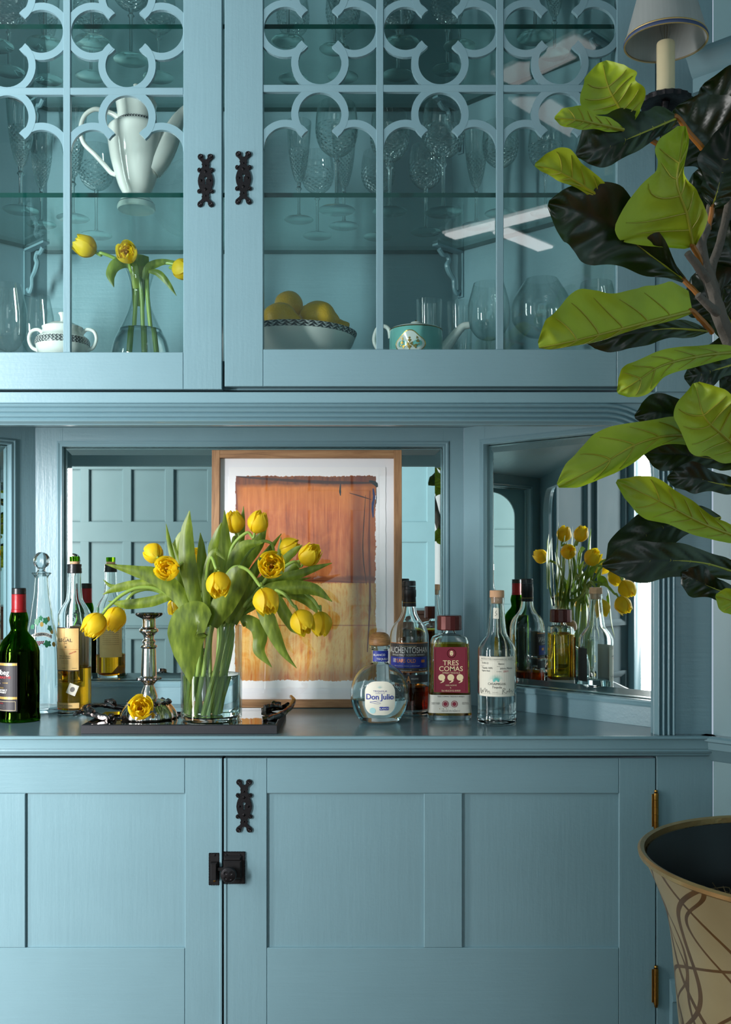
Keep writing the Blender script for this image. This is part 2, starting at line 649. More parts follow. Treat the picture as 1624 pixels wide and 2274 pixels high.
def m_planter():
    """cream tole ware painted with interlaced brown ribbons"""
    t = NT('painted_tole')
    o = t.sep(t.coord('Object'))
    ang = t.math('MULTIPLY', t.math('ARCTAN2', o[1], o[0]), 1.0)
    z = o[2]
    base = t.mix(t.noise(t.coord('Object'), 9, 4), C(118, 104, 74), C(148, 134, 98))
    mask = None
    for k, (fa, fz, ph, amp) in enumerate([(3, 9.0, 0.0, 0.5), (4, -8.0, 1.3, 0.7), (5, 15.0, 2.2, 0.6), (3, -17.0, 4.0, 0.9), (6, 5.0, 3.1, 1.0)]):
        wob = t.math('MULTIPLY', t.math('SINE', t.math('ADD', t.math('MULTIPLY', z, 21.0 + 5 * k), ph)), amp)
        s = t.math('SINE', t.math('ADD', t.math('ADD', t.math('MULTIPLY', ang, float(fa)), t.math('MULTIPLY', z, fz)), t.math('ADD', wob, ph)))
        band = t.math('LESS_THAN', t.math('ABSOLUTE', s), 0.10)
        mask = band if mask is None else t.math('MAXIMUM', mask, band)
    brown = t.mix(t.noise(t.coord('Object'), 30, 3), C(52, 34, 14), C(98, 68, 28))
    c = t.mix(mask, base, brown)
    MAT['painted_tole'] = t.done(t.bsdf(color=c, rough=0.35))
    plain('tole_rim', C(170, 140, 92), 0.3, 0.75, bump=(60, 0.5, 0.002), vary=0.3)
    plain('tole_inside', C(12, 12, 13), 0.4)


m_planter()


def m_art():
    """stained paper: rust field above, amber field below, dark washes and drips (print on flat paper)"""
    t = NT('stained_print')
    tc = t.n('TexCoord').outputs['UV']
    s = t.sep(tc)
    u, v = s[0], s[1]
    grain = t.noise(t.n('Mapping', {'Vector': tc, 'Scale': (26, 2.2, 1)}).outputs[0], 1.6, 6, 0.65, 0.5)
    blot = t.noise(t.n('Mapping', {'Vector': tc, 'Scale': (4, 4, 1)}).outputs[0], 1.2, 5, 0.6, 1.4)
    fine = t.noise(t.n('Mapping', {'Vector': tc, 'Scale': (60, 40, 1)}).outputs[0], 1.0, 4, 0.7)
    up = t.ramp(t.math('ADD', t.math('MULTIPLY', grain, 0.6), t.math('MULTIPLY', blot, 0.4)),
                [(0.3, C(140, 62, 26)), (0.46, C(190, 100, 48)), (0.6, C(214, 130, 70)), (0.75, C(224, 146, 78))])
    topglow = t.math('MULTIPLY', t.math('SUBTRACT', v, 0.80, clamp=True), 5.0, clamp=True)
    up = t.mix(t.math('MULTIPLY', topglow, 0.7), up, C(224, 132, 26))
    lo = t.ramp(t.math('ADD', t.math('MULTIPLY', grain, 0.45), t.math('MULTIPLY', blot, 0.55)),
                [(0.3, C(190, 84, 14)), (0.42, C(232, 152, 50)), (0.52, C(244, 204, 120)), (0.62, C(226, 140, 50)), (0.74, C(192, 88, 34))])
    edge = t.math('ADD', 0.475, t.math('MULTIPLY', t.math('SUBTRACT', fine, 0.5), 0.02))
    isup = t.math('GREATER_THAN', v, edge)
    c = t.mix(isup, lo, up)

    def band(x, centre, half, soft):
        d = t.math('ABSOLUTE', t.math('SUBTRACT', x, centre))
        return t.math('SUBTRACT', 1.0, t.math('DIVIDE', t.math('SUBTRACT', d, half), soft), clamp=True)
    dark = C(92, 34, 14)
    wob = t.math('MULTIPLY', t.math('SUBTRACT', blot, 0.5), 0.03)
    for m, k, colr in [(band(t.math('ADD', v, wob), 0.965, 0.016, 0.02), 0.92, dark),
                       (band(t.math('ADD', u, wob), 0.02, 0.008, 0.05), 0.6, C(120, 50, 18)),
                       (band(t.math('ADD', v, wob), 0.495, 0.006, 0.012), 0.7, dark),
                       (band(t.math('ADD', u, wob), 0.855, 0.01, 0.06), 0.55, C(110, 40, 26)),
                       (band(t.math('ADD', u, wob), 0.955, 0.02, 0.04), 0.45, C(98, 48, 20)),
                       (band(v, 0.275, 0.0014, 0.002), 0.7, C(150, 34, 20)),
                       (band(u, 0.55, 0.001, 0.003), 0.35, C(150, 60, 20)),
                       (band(u, 0.38, 0.001, 0.003), 0.25, C(150, 60, 20)),
                       (band(t.math('ADD', v, wob), 0.03, 0.01, 0.07), 0.6, C(166, 72, 24))]:
        c = t.mix(t.math('MULTIPLY', t.math('MULTIPLY', m, k), t.math('ADD', 0.45, t.math('MULTIPLY', grain, 0.9)), clamp=True), c, colr)
    # ragged wash border dissolving into the paper
    du = t.math('MINIMUM', u, t.math('SUBTRACT', 1.0, u))
    dv = t.math('MINIMUM', v, t.math('SUBTRACT', 1.0, v))
    dd = t.math('SUBTRACT', t.math('MINIMUM', t.math('MULTIPLY', du, 1.0), t.math('MULTIPLY', dv, 1.45)), t.math('ADD', t.math('MULTIPLY', fine, 0.03), t.math('MULTIPLY', blot, 0.035)))
    inside = t.math('GREATER_THAN', dd, -0.012)
    c = t.mix(inside, C(244, 243, 242), c)
    MAT['stained_print'] = t.done(t.bsdf(color=c, rough=0.8))
    # aged amber spirit label
    t = NT('label_parchment')
    tc = t.coord('Object')
    c = t.mix(t.noise(tc, 30, 4), C(206, 160, 92), C(232, 198, 132))
    MAT['label_parchment'] = t.done(t.bsdf(color=c, rough=0.6))
    # lamp shade: pleated silk
    t = NT('shade_silk')
    o = t.sep(t.coord('Object'))
    ang = t.math('ARCTAN2', o[1], o[0])
    st = t.noise(t.n('CombineXYZ', {0: t.math('MULTIPLY', ang, 60.0), 1: 0.0, 2: t.math('MULTIPLY', o[2], 3.0)}).outputs[0], 1.0, 3)
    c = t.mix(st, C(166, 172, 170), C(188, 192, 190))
    d = t.n('BsdfPrincipled', {'Base Color': c, 'Roughness': 0.7, 'Normal': t.bump(st, 0.2, 0.0006)}).outputs[0]
    tr = t.n('BsdfTranslucent', {'Color': C(226, 224, 214)}).outputs[0]
    MAT['shade_silk'] = t.done(t.n('MixShader', {0: 0.2, 1: d, 2: tr}).outputs[0])
    plain('braid_blue', C(62, 78, 116), 0.6, bump=(400, 0.5, 0.001))
    plain('braid_gold', C(196, 168, 106), 0.45, 0.4, bump=(400, 0.5, 0.001))


m_art()


def m_light(name, colour, strength):
    t = NT(name)
    MAT[name] = t.done(t.n('Emission', {'Color': colour, 'Strength': strength}).outputs[0])


m_light('glow_strip', (1.0, 0.97, 0.98, 1), 5.0)
m_light('beam_glow', (1.0, 0.97, 0.98, 1), 1.6)  # emission in place of light falling on ceiling beams


# ------------------------------------------------------------------ the room
CEIL = 2.82
XL, XR, YR = -2.645, 2.4, -3.25
SL = (XR - 0.719) / K                    # length of the slanting wall on the planter's side
LL = 1.9


def structure(name, geo, mat, label, cat='wall', smooth=False):
    o = part(name, geo, mat, smooth=smooth)
    return tag(o, label, cat, kind='structure')


GROUND = Frame((0, 0, 0), (1, 0, 0), (0, 1, 0), (0, 0, 1))
room_poly = [(XL, YR), (XR, YR), (XR, 2.14 - SL * K), (0.719, 2.14), (0.74, 2.75), (-1.33, 2.75), (WL0.x, 2.14), (XL, 2.14 - LL * K)]
structure('floor', prism(GROUND, room_poly, -0.05, 0.0), 'floor_wood', 'dark stained wooden floor of the room', 'floor')
structure('ceiling', prism(GROUND, room_poly, CEIL, CEIL + 0.05), 'ceiling_paint', 'painted ceiling of the room, darkened to cut bounced light', 'ceiling')

FR_R = Frame(WR0, (K, -K, 0), (0, 0, 1), (-K, -K, 0))
FR_L = Frame(WL0, (-K, -K, 0), (0, 0, 1), (K, -K, 0))
FRONT = Frame((0, 2.15, 0), (1, 0, 0), (0, 0, 1), (0, -1, 0))
REAR = Frame((0, YR, 0), (1, 0, 0), (0, 0, 1), (0, 1, 0))

wr = structure('wall_right', fbox(FR_R, 0, SL, 0, CEIL, -0.1, 0, 0), 'paint_room', 'blue painted panelled wall slanting away beside the planter')
# panels on that wall: stiles, rails and a moulding round each field
for i, (a0, a1) in enumerate([(0.045, 0.62), (0.72, 1.5), (1.6, 2.3)]):
    for (b0, b1) in ((0.98, 2.12), (0.42, 0.78)):
        rect = [(a0, b0), (a1, b0), (a1, b1), (a0, b1)]
        part('panel_moulding', sweep(rect, [(0, 0), (0, 0.011), (0.006, 0.013), (0.012, 0.009), (0.02, 0.008), (0.028, 0.002), (0.028, 0)], FR_R, True),
             'paint_moulding', wr, smooth=True)


def section(fr, s0, s1, prof):
    """horizontal moulding along a wall frame; prof [(z, h)]"""
    V = [fr(s0, z, h) for z, h in prof] + [fr(s1, z, h) for z, h in prof]
    m = len(prof)
    Fc = [(i, i + 1, m + i + 1, m + i) for i in range(m - 1)] + [(m - 1, 0, m, 2 * m - 1), tuple(range(m))[::-1], tuple(range(m, 2 * m))]
    return V, Fc


rail_prof = [(0.842, 0), (0.846, 0.006), (0.852, 0.008), (0.856, 0.014), (0.866, 0.019), (0.87, 0.025), (0.884, 0.026), (0.887, 0.031), (0.893, 0.031), (0.897, 0.026), (0.897, 0)]
structure('trim_1', section(FR_R, -0.016, SL, rail_prof), 'paint_moulding', 'moulded blue chair rail running off from the end of the counter', 'moulding', True)
base_prof = [(0, 0), (0, 0.022), (0.352, 0.022), (0.356, 0.028), (0.364, 0.026), (0.372, 0.016), (0.384, 0.013), (0.39, 0.008), (0.392, 0)]
structure('baseboard_right', section(FR_R, 0.0, SL, base_prof), 'paint_moulding', 'tall blue baseboard behind the painted planter', 'baseboard', True)
# overdoor cornice
corn = [(2.17, 0.0), (2.17, 0.02), (2.182, 0.024), (2.19, 0.04), (2.194, 0.062), (2.194, 0.088), (2.222, 0.088), (2.226, 0.094), (2.234, 0.10), (2.25, 0.112), (2.255, 0.118), (2.265, 0.118), (2.265, 0.0)]
structure('trim_2', section(FR_R, 0.0, SL, corn), 'paint_moulding', 'deep blue overmantel cornice high on the slanting wall behind the wall sconce', 'moulding', True)

# window wall on the other side
S0, S1, Z0, Z1 = 0.72, 1.32, 0.62, 2.48
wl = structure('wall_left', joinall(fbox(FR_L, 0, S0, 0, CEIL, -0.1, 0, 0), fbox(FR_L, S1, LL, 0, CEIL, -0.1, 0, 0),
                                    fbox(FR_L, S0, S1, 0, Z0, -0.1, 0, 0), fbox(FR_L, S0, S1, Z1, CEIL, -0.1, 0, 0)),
               'paint_dimmed', 'blue painted wall with a tall window, darkened against the window light, seen in the slanting mirror')
for (a0, a1) in ((0.06, 0.30), (0.36, 0.60)):
    for (b0, b1) in ((0.98, 2.2), (0.42, 0.78)):
        part('panel_moulding', sweep([(a0, b0), (a1, b0), (a1, b1), (a0, b1)], [(0, 0), (0, 0.012), (0.012, 0.012), (0.028, 0.002), (0.028, 0)], FR_L, True),
             'paint_dimmed', wl, smooth=True)
win = thing('window_1', 'tall daylit window with blue casing reflected in the slanting mirror', 'window', FR_L((S0 + S1) / 2, Z0), kind='structure')
part('casing', sweep([(S0, Z0), (S1, Z0), (S1, Z1), (S0, Z1)], [(0, 0), (0, 0.014), (-0.02, 0.018), (-0.06, 0.02), (-0.08, 0.03), (-0.09, 0.03), (-0.09, 0)], FR_L, True), 'paint_moulding', win, smooth=True)
part('sash_bar', fbox(FR_L, S0, S1, 1.60, 1.635, -0.015, 0.01), 'white_paint', win)

wrear = structure('wall_rear', joinall(fbox(REAR, XL, 0.97, 0, CEIL, -0.1, 0, 0), fbox(REAR, 2.27, XR, 0, CEIL, -0.1, 0, 0),
                                       fbox(REAR, 0.97, 2.27, 0, 0.92, -0.1, 0, 0), fbox(REAR, 0.97, 2.27, 2.52, CEIL, -0.1, 0, 0)),
                  'paint_room', 'blue panelled wall across the room, seen in the mirror')
xs = [-2.267 + 0.346 * i for i in range(10)]
for i, x in enumerate(xs):
    part('stile', fbox(REAR, x, x + 0.074, 0.12, 2.7, 0, 0.02, 0.004), 'paint_room', wrear)
for (b0, b1) in ((0.0, 0.14), (0.63, 0.845), (1.426, 1.595), (2.2, 2.36), (2.66, CEIL)):
    part('rail', fbox(REAR, XL, 0.95, b0, b1, 0, 0.021, 0.004), 'paint_room', wrear)
part('dado_moulding', section(REAR, XL, 0.95, [(0.72, 0.02), (0.725, 0.035), (0.74, 0.04), (0.75, 0.03), (0.75, 0.02)]), 'paint_moulding', wrear)
win2 = thing('window_2', 'wide daylit window in the panelled wall across the room', 'window', (1.62, YR, 0.92), kind='structure')
part('casing', sweep([(1.15, 0.92), (2.27, 0.92), (2.27, 2.52), (0.97, 2.52)], [(0, 0), (0, 0.014), (-0.07, 0.02), (-0.09, 0.02), (-0.09, 0)], REAR, True), 'white_paint', win2)
part('mullion', fbox(REAR, 1.60, 1.64, 0.92, 2.52, -0.015, 0.012), 'white_paint', win2)
SIDE = Frame((XL, 0, 0), (0, 1, 0), (0, 0, 1), (1, 0, 0))
W0, W1 = -1.12, -0.12
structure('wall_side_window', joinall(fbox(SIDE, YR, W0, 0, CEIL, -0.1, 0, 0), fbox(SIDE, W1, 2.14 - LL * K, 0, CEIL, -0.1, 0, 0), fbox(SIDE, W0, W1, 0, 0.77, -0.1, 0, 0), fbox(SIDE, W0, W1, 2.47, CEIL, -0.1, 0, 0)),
          'paint_dimmed', 'plain blue wall with a window, darkened to cut bounced light, on the window side of the room')
win3 = thing('window_3', 'daylit window in the darkened blue side wall', 'window', (XL, -0.62, 0.77), kind='structure')
part('casing', sweep([(W0, 0.77), (W1, 0.77), (W1, 2.47), (W0, 2.47)], [(0, 0), (0, 0.014), (-0.07, 0.02), (-0.09, 0.02), (-0.09, 0)], SIDE, True), 'white_paint', win3)
# added panelled pier beside the camera: it fills the long mirror and shades the planter's end of the cabinet
PX0, PX1, PYF = -1.78, -0.62, 0.45
PIER = Frame((0, PYF, 0), (1, 0, 0), (0, 0, 1), (0, 1, 0))
pier = structure('added_pier', fbox(PIER, PX0, PX1, 0, CEIL, -0.15, 0, 0), 'paint_added_pier', 'added blue panelled pier blocking side light, reflected in the long mirror behind the bottles')
ps = FPX / (2 * 2.61 - PYF)
prow = lambda y: CAMZ - (y - HY) / ps
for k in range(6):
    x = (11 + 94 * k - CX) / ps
    part('stile', fbox(PIER, x - 0.042, x, 0.12, 2.7, 0, 0.014, 0.003), 'paint_added_pier', pier)
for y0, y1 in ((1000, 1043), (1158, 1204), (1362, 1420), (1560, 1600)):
    part('rail', fbox(PIER, PX0, PX1, prow(y1), prow(y0), 0, 0.0145, 0.003), 'paint_added_pier', pier)
part('dado_moulding', section(PIER, PX0, PX1, [(prow(1396), 0.014), (prow(1396) + 0.004, 0.024), (prow(1388) - 0.003, 0.026), (prow(1388), 0.014)]), 'paint_added_pier', pier)
structure('wall_side_planter', fbox(Frame((XR, 0, 0), (0, 1, 0), (0, 0, 1), (-1, 0, 0)), YR, 2.14 - SL * K, 0, CEIL, -0.1, 0, 0), 'paint_dimmed', 'plain blue wall darkened to cut bounced light, on the planter side of the room')

# chevrons of glowing strips added on the ceiling, mirrored in the door glass


def reflect_to_ceiling(x, y, z=CEIL - 0.015):
    d = P(x, y, 1.0) - Vector((0, 0, CAMZ))
    g = P(x, y, 2.156)
    d.y = -d.y
    k = (z - g.z) / d.z
    return g + d * k


def strip(a, b, w, lab, glow='glow_strip'):
    A, B = reflect_to_ceiling(*a), reflect_to_ceiling(*b)
    e = (B - A).normalized()
    s = Vector((-e.y, e.x, 0))
    fr = Frame(A, e, s, (0, 0, 1))
    L = (B - A).length
    t = thing('glow_strip', lab, 'lamp', A)
    part('housing', fbox(fr, -0.01, L + 0.01, -w / 2 - 0.008, w / 2 + 0.008, 0.004, 0.015), 'white_paint', t)
    part('diffuser', fbox(fr, 0, L, -w / 2, w / 2, -0.006, 0.004), glow, t)


plain('beam_white', C(236, 236, 238), 0.6)
strip((1000, 525), (1225, 468), 0.085, 'longer ceiling strip light over the room, mirrored low in the door glass')
strip((1112, 512), (1212, 552), 0.085, 'shorter ceiling strip light over the room, mirrored low in the door glass')

strip((1122, 178), (1300, 93), 0.10, 'longer dim glowing strip standing for a ceiling beam, mirrored high in the door glass', 'beam_glow')  # this dim pair glows in place of lit ceiling beams
strip((1165, 215), (1292, 292), 0.10, 'shorter dim glowing strip standing for a ceiling beam, mirrored high in the door glass', 'beam_glow')

# sideboard against the rear wall, a dark block in the mirror
sb = thing('sideboard', 'dark wooden sideboard against the panelled wall across the room', 'sideboard', (0.62, -2.99, 0))
SBF = Frame((0.62, -2.99, 0), (1, 0, 0), (0, 0, 1), (0, 1, 0))
part('body', fbox(SBF, -0.55, 0.33, 0.12, 0.86, -0.2, 0.2, 0.004), 'dark_wood', sb)
part('top', fbox(SBF, -0.57, 0.35, 0.86, 0.89, -0.2, 0.22, 0.004), 'dark_wood', sb)
for a in (-0.54, -0.105):
    dr = part('door', fbox(SBF, a, a + 0.42, 0.15, 0.83, 0.2, 0.215, 0.004), 'dark_wood', sb)
    part('knob', lathe([(0, -0.01), (0.012, -0.01), (0.014, 0.0), (0, 0.01)], 12, (0.62 + a + 0.38, -3.0 + 0.225), 0.5), 'brass', dr)
for a in (-0.53, 0.27):
    for h in (-0.2, 0.15):
        part('leg', fbox(SBF, a, a + 0.04, 0, 0.12, h, h + 0.04, 0), 'dark_wood', sb)


# ------------------------------------------------------------------ the built-in: base cabinet, counter, mirrored alcove, glazed cabinet
mx = lambda x: 2 * XC - x                # mirror about the centre line
XO = 0.719                               # outer end of the built-in
XD = 0.600                               # hinge side of the doors
CT = 0.897                               # counter top height


def fx(x): return (x - CX) * 2.142 / FPX          # pixel column / row -> metres on the door plane
def fz(y): return CAMZ - (y - HY) * 2.142 / FPX


DH = 0.008                               # door faces stand at Y = 2.142

# ---- base cabinet
base = thing('base_cabinet', 'blue painted base cabinet with flat panelled doors under the counter', 'cabinet', (XC, 2.3, 0))
for s in (1, -1):
    a0, a1 = sorted((XD + 0.002, XO)) if s > 0 else sorted((mx(XD + 0.002), mx(XO)))
    part('face_stile', fbox(FRONT, a0, a1, 0.0, 0.853, -0.02, 0.008), 'paint_upright', base)
part('plinth', fbox(FRONT, mx(XD), XD, 0.0, 0.11, -0.02, 0.0), 'paint_level', base)
part('carcass', prism(GROUND, [(mx(XO), 2.172), (XO, 2.172), (XO, 2.19), (0.26, 2.62), (mx(0.26), 2.62), (mx(XO), 2.19)], 0.0, 0.85), 'gap_shadow_wood', base)
part('plinth_block', section(Frame((0, 2.142, 0), (1, 0, 0), (0, 0, 1), (0, -1, 0)), fx(1487), XO - 0.002, base_prof), 'paint_moulding', base, smooth=True)


def lower_door(x0, x1, mid, zt=0.848, zb=0.115):
    """door between x0 and x1 with two panels either side of a middle stile"""
    d = bpy.data.objects.new('door', None); COL.objects.link(d); d.parent = base
    d.location = Vector((x0, 2.15, zb)) - wloc(base)
    t1, b1 = fz(1762), fz(2105)
    G = 0.0004
    edges = [(x0, x0 + (fx(593) - fx(499))), (mid - (fx(1027) - fx(942)) / 2, mid + (fx(1027) - fx(942)) / 2), (x1 - (fx(1457) - fx(1376)), x1)]
    for i, (a, b) in enumerate(edges):
        part('stile', fbox(FRONT, a, b, zb if i != 1 else b1 + G, zt if i != 1 else t1 - G, -0.014, DH, 0.0012), 'paint_upright', d)
    part('rail', fbox(FRONT, edges[0][1] + G, edges[2][0] - G, t1, zt, -0.014, DH, 0.0012), 'paint_level', d)
    part('rail', fbox(FRONT, edges[0][1] + G, edges[2][0] - G, zb, b1, -0.014, DH, 0.0012), 'paint_level', d)
    for a, b in ((edges[0][1], edges[1][0]), (edges[1][1], edges[2][0])):
        part('panel', fbox(FRONT, a, b, b1, t1, -0.014, DH - 0.006, 0.0), 'paint_upright', d)
    return d


door_r = lower_door(fx(499), XD, (fx(942) + fx(1027)) / 2)
door_l = lower_door(mx(XD), fx(492), mx((fx(942) + fx(1027)) / 2))
part('meeting_bead', fbox(FRONT, fx(488), fx(494), 0.116, 0.848, DH, DH + 0.004, 0.001), 'paint_upright', door_l)
part('meeting_bead', fbox(FRONT, fx(497.5), fx(504), 0.116, 0.848, DH, DH + 0.002, 0.001), 'paint_upright', door_r)


# ---- hardware
def escutcheon(xc, yc, parent, bright):
    """pierced iron key plate; pixel outline of its half, 5.075 drawing units per pixel"""
    half = [(0, 522), (16, 515), (24, 498), (22, 478), (34, 462), (56, 455), (78, 464), (88, 486), (82, 508), (62, 524), (44, 545), (38, 562), (44, 574), (36, 590),
            (40, 612), (54, 622), (66, 611), (84, 616), (93, 636), (84, 656), (66, 664), (60, 668), (72, 692), (82, 728), (86, 760), (82, 796), (70, 834), (62, 850),
            (74, 851), (90, 862), (93, 882), (80, 898), (62, 898), (52, 888), (40, 900), (36, 922), (44, 938), (38, 954), (46, 970), (66, 986), (84, 1002), (92, 1026),
            (82, 1048), (60, 1055), (38, 1044), (28, 1022), (26, 1002), (14, 990), (0, 987)]
    u = 2.142 / FPX / 5.075
    key = arc_pts(0, 728, 17, -PI / 2 + 0.45, PI * 1.5 - 0.45, 12)       # round head of the keyhole
    key = [(7, 800), (7, 742)] + [(x, y) for x, y in arc_pts(0, 728, 17, 1.1, PI - 1.1 - 2 * PI, 12)] + [(-7, 742), (-7, 800)]
    out = [(x, y) for x, y in half] + [(-x, y) for x, y in half[-2:0:-1]]
    bm = bmesh.new()
    fr = Frame(FRONT(fx(xc), fz(yc), DH), (u, 0, 0), (0, 0, -u), (0, -1, 0))
    top_o = [bm.verts.new(fr(x, y - 755, 0.004)) for x, y in out]
    top_k = [bm.verts.new(fr(x, y - 755, 0.004)) for x, y in key]
    es = [bm.edges.new((r[i], r[(i + 1) % len(r)])) for r in (top_o, top_k) for i in range(len(r))]
    bmesh.ops.triangle_fill(bm, use_beauty=True, use_dissolve=False, edges=es)
    for ring, pts in ((top_o, out), (top_k, key)):
        lo = [bm.verts.new(fr(x * 1.03 if ring is top_o else x, y - 755, 0.0)) for x, y in pts]
        for i in range(len(ring)):
            j = (i + 1) % len(ring)
            bm.faces.new((ring[i], ring[j], lo[j], lo[i]))
    bm.verts.index_update()
    g = ([v.co.copy() for v in bm.verts], [tuple(v.index for v in f.verts) for f in bm.faces])
    bm.free()
    e = part('escutcheon', g, 'iron', parent, label='pierced black iron key plate')
    return e, fr


def escutcheon_detail(fr, parent):
    geos = []
    for (x, y, r) in ((0, 592, 13), (0, 658, 22), (-50, 758, 18), (50, 758, 18), (0, 856, 22), (0, 930, 13)):
        V = [fr(x - r, y - 755, 0.004), fr(x, y - 755 - r, 0.004), fr(x + r, y - 755, 0.004), fr(x, y - 755 + r, 0.004), fr(x, y - 755, 0.0075)]
        geos.append((V, [(0, 1, 4), (1, 2, 4), (2, 3, 4), (3, 0, 4)]))
    for s in (-1, 1):
        for (x, y, r) in ((56, 488, 22), (69, 637, 16), (69, 876, 16), (60, 1026, 22)):
            V, Fc = lathe([(r, 0), (r * 0.8, 0.0018), (r * 0.5, 0.001), (0, 0.0026)], 12)
            geos.append(([fr(s * x + v.x, y - 755 + v.y, 0.004 + v.z) for v in V], Fc))
    return joinall(*geos)


def key_plate(xc, yc, door):
    e, fr = escutcheon(xc, yc, door, True)
    part('stud', escutcheon_detail(fr, door), 'iron', door, smooth=True)
    part('keyway', prism(fr, disc2(0, -6, 16, 14) , -0.0005, 0.0006), 'keyhole_light', door)


key_plate(542.5, 1789, door_r)

# thumb latch across the meeting stiles
LU = 2.142 / FPX


def latch(door, x0, x1, y0, y1, h):
    fr = FRONT
    part('latch_plate', fbox(fr, fx(x0), fx(x1), fz(y1), fz(y0), h, h + 0.003, 0.0008), 'iron_soft', door, label='black iron latch plate with rope edge')
    beads = []
    for (xa, ya, xb, yb) in ((x0, y0, x1, y0), (x1, y0, x1, y1), (x1, y1, x0, y1), (x0, y1, x0, y0)):
        if abs(xb - xa) + abs(yb - ya) < 5 or (xa == xb == (546 if x0 < 490 else 0)):
            continue
        n = max(2, int((abs(xb - xa) + abs(yb - ya)) / 3.4))
        for i in range(n):
            t = (i + 0.5) / n
            c = fr(fx(xa + (xb - xa) * t), fz(ya + (yb - ya) * t), h + 0.003)
            V, Fc = lathe([(0, -0.0016), (0.0016, 0), (0, 0.0016)], 6)
            beads.append(([c + v for v in V], Fc))
    part('rope_edge', joinall(*beads), 'iron', door, smooth=True)


latch(door_r, 497, 544, 1891, 1961, DH)
latch(door_l, 465, 487, 1894, 1964, DH)
part('latch_box', fbox(FRONT, fx(498), fx(538), fz(1948), fz(1908), DH + 0.003, DH + 0.014, 0.003), 'iron_soft', door_r)
part('latch_hood', fbox(FRONT, fx(498), fx(538), fz(1911), fz(1899), DH + 0.003, DH + 0.009, 0.004), 'iron_soft', door_r)
part('latch_keep', fbox(FRONT, fx(470), fx(484), fz(1950), fz(1912), DH + 0.003, DH + 0.017, 0.002), 'iron_soft', door_l)
part('latch_bolt', fbox(FRONT, fx(484), fx(500), fz(1931), fz(1923), DH + 0.006, DH + 0.012, 0.001), 'iron_soft', door_r)
kc = FRONT(fx(511.5), fz(1934), DH + 0.012)
V, Fc = lathe([(0.005, 0), (0.006, 0.006), (0.0145, 0.010), (0.0165, 0.015), (0.015, 0.0185), (0.008, 0.0205), (0, 0.021)], 28)
rt = Matrix.Rotation(PI / 2, 3, 'X')
part('knob', ([kc + rt @ v for v in V], Fc), 'iron', door_r, smooth=True)
sw = []
for dx, dz in ((-0.0055, 0.004), (0.0055, 0.004), (-0.0055, -0.0055), (0.004, -0.0065)):
    pts = [kc + Vector((dx + 0.0045 * (1 - t / 22) * math.cos(t * 0.75), -0.0205, dz + 0.0045 * (1 - t / 22) * math.sin(t * 0.75))) for t in range(20)]
    sw.append(tube(pts, 0.0006, 5))
part('knob_scroll', joinall(*sw), 'iron', door_r)
for y in (1898, 1955):
    for x, dr in ((503, door_r), (533, door_r), (477, door_l)):
        c = FRONT(fx(x), fz(y), DH + 0.003)
        V, Fc = lathe([(0.0028, 0), (0.0024, 0.0012), (0, 0.0018)], 10)
        part('screw', ([c + rt @ v for v in V], Fc), 'brass' if dr is door_l and y > 1900 else 'iron', dr, smooth=True)
# brass butt hinges
for y0, y1 in ((1753, 1846), (2142, 2236)):
    cx, cz0, cz1 = fx(1456.5), fz(y1 - 6), fz(y0 + 6)
    L = cz1 - cz0
    prof = [(0, -0.006), (0.003, -0.005), (0.004, -0.002), (0.002, 0), (0.0048, 0.001), (0.0052, 0.004)]
    for k in range(1, 5):
        zz = L * k / 5
        prof += [(0.0052, zz - 0.0006), (0.0046, zz), (0.0052, zz + 0.0006)]
    prof += [(0.0052, L - 0.004), (0.0048, L - 0.001), (0.002, L), (0.004, L + 0.002), (0.003, L + 0.005), (0, L + 0.006)]
    h = part('hinge', lathe(prof, 14, (cx, 2.1385), cz0), 'brass', base, smooth=True, label='brass barrel hinge with ball tips')
    part('hinge_leaf', fbox(FRONT, cx - 0.008, cx + 0.001, cz0 + 0.004, cz1 - 0.004, DH - 0.001, DH + 0.0016, 0.0005), 'brass', h)

# ---- counter
counter = thing('countertop', 'glossy blue painted counter with moulded front edge carrying the bottles', 'counter', (XC, 2.3, 0.853))
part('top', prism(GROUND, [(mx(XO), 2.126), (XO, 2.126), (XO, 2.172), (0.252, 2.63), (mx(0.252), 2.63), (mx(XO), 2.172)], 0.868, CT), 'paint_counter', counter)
FLAT = Frame((0, 0, 0), (1, 0, 0), (0, 1, 0), (0, 0, 1))
edge_prof = [(0.0, CT), (0.007, CT), (0.0095, CT - 0.0015), (0.0105, CT - 0.004), (0.0095, CT - 0.006), (0.006, CT - 0.0075), (0.0055, CT - 0.009), (0.0055, CT - 0.026),
             (0.003, CT - 0.0275), (0.0045, CT - 0.031), (0.0025, CT - 0.035), (-0.003, CT - 0.038), (-0.004, CT - 0.041), (-0.008, CT - 0.043), (-0.012, CT - 0.044), (-0.02, CT - 0.044), (-0.02, CT - 0.03)]
V, Fc = sweep([(XO, 2.1265), (mx(XO), 2.1265)], edge_prof, FLAT)
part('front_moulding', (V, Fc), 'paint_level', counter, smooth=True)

# ---- mirrored alcove
alc = thing('mirrored_alcove', 'blue bar alcove with three mirrors above the counter', 'alcove', (XC, 2.4, CT))
ZT, ZB = 1.545, 0.9535                   # mirror edges
AB = Frame((0, 2.604, 0), (1, 0, 0), (0, 0, 1), (0, -1, 0))
AR = Frame((0.247, 2.604, 0), (K, -K, 0), (0, 0, 1), (-K, -K, 0))
AL = Frame((mx(0.247), 2.604, 0), (-K, -K, 0), (0, 0, 1), (K, -K, 0))
mould = [(-0.013, 0.0), (-0.013, 0.0035), (-0.0095, 0.005), (-0.006, 0.003), (-0.003, 0.0045), (0.0, 0.0045), (0.0015, 0.0), (0.0015, -0.008)]


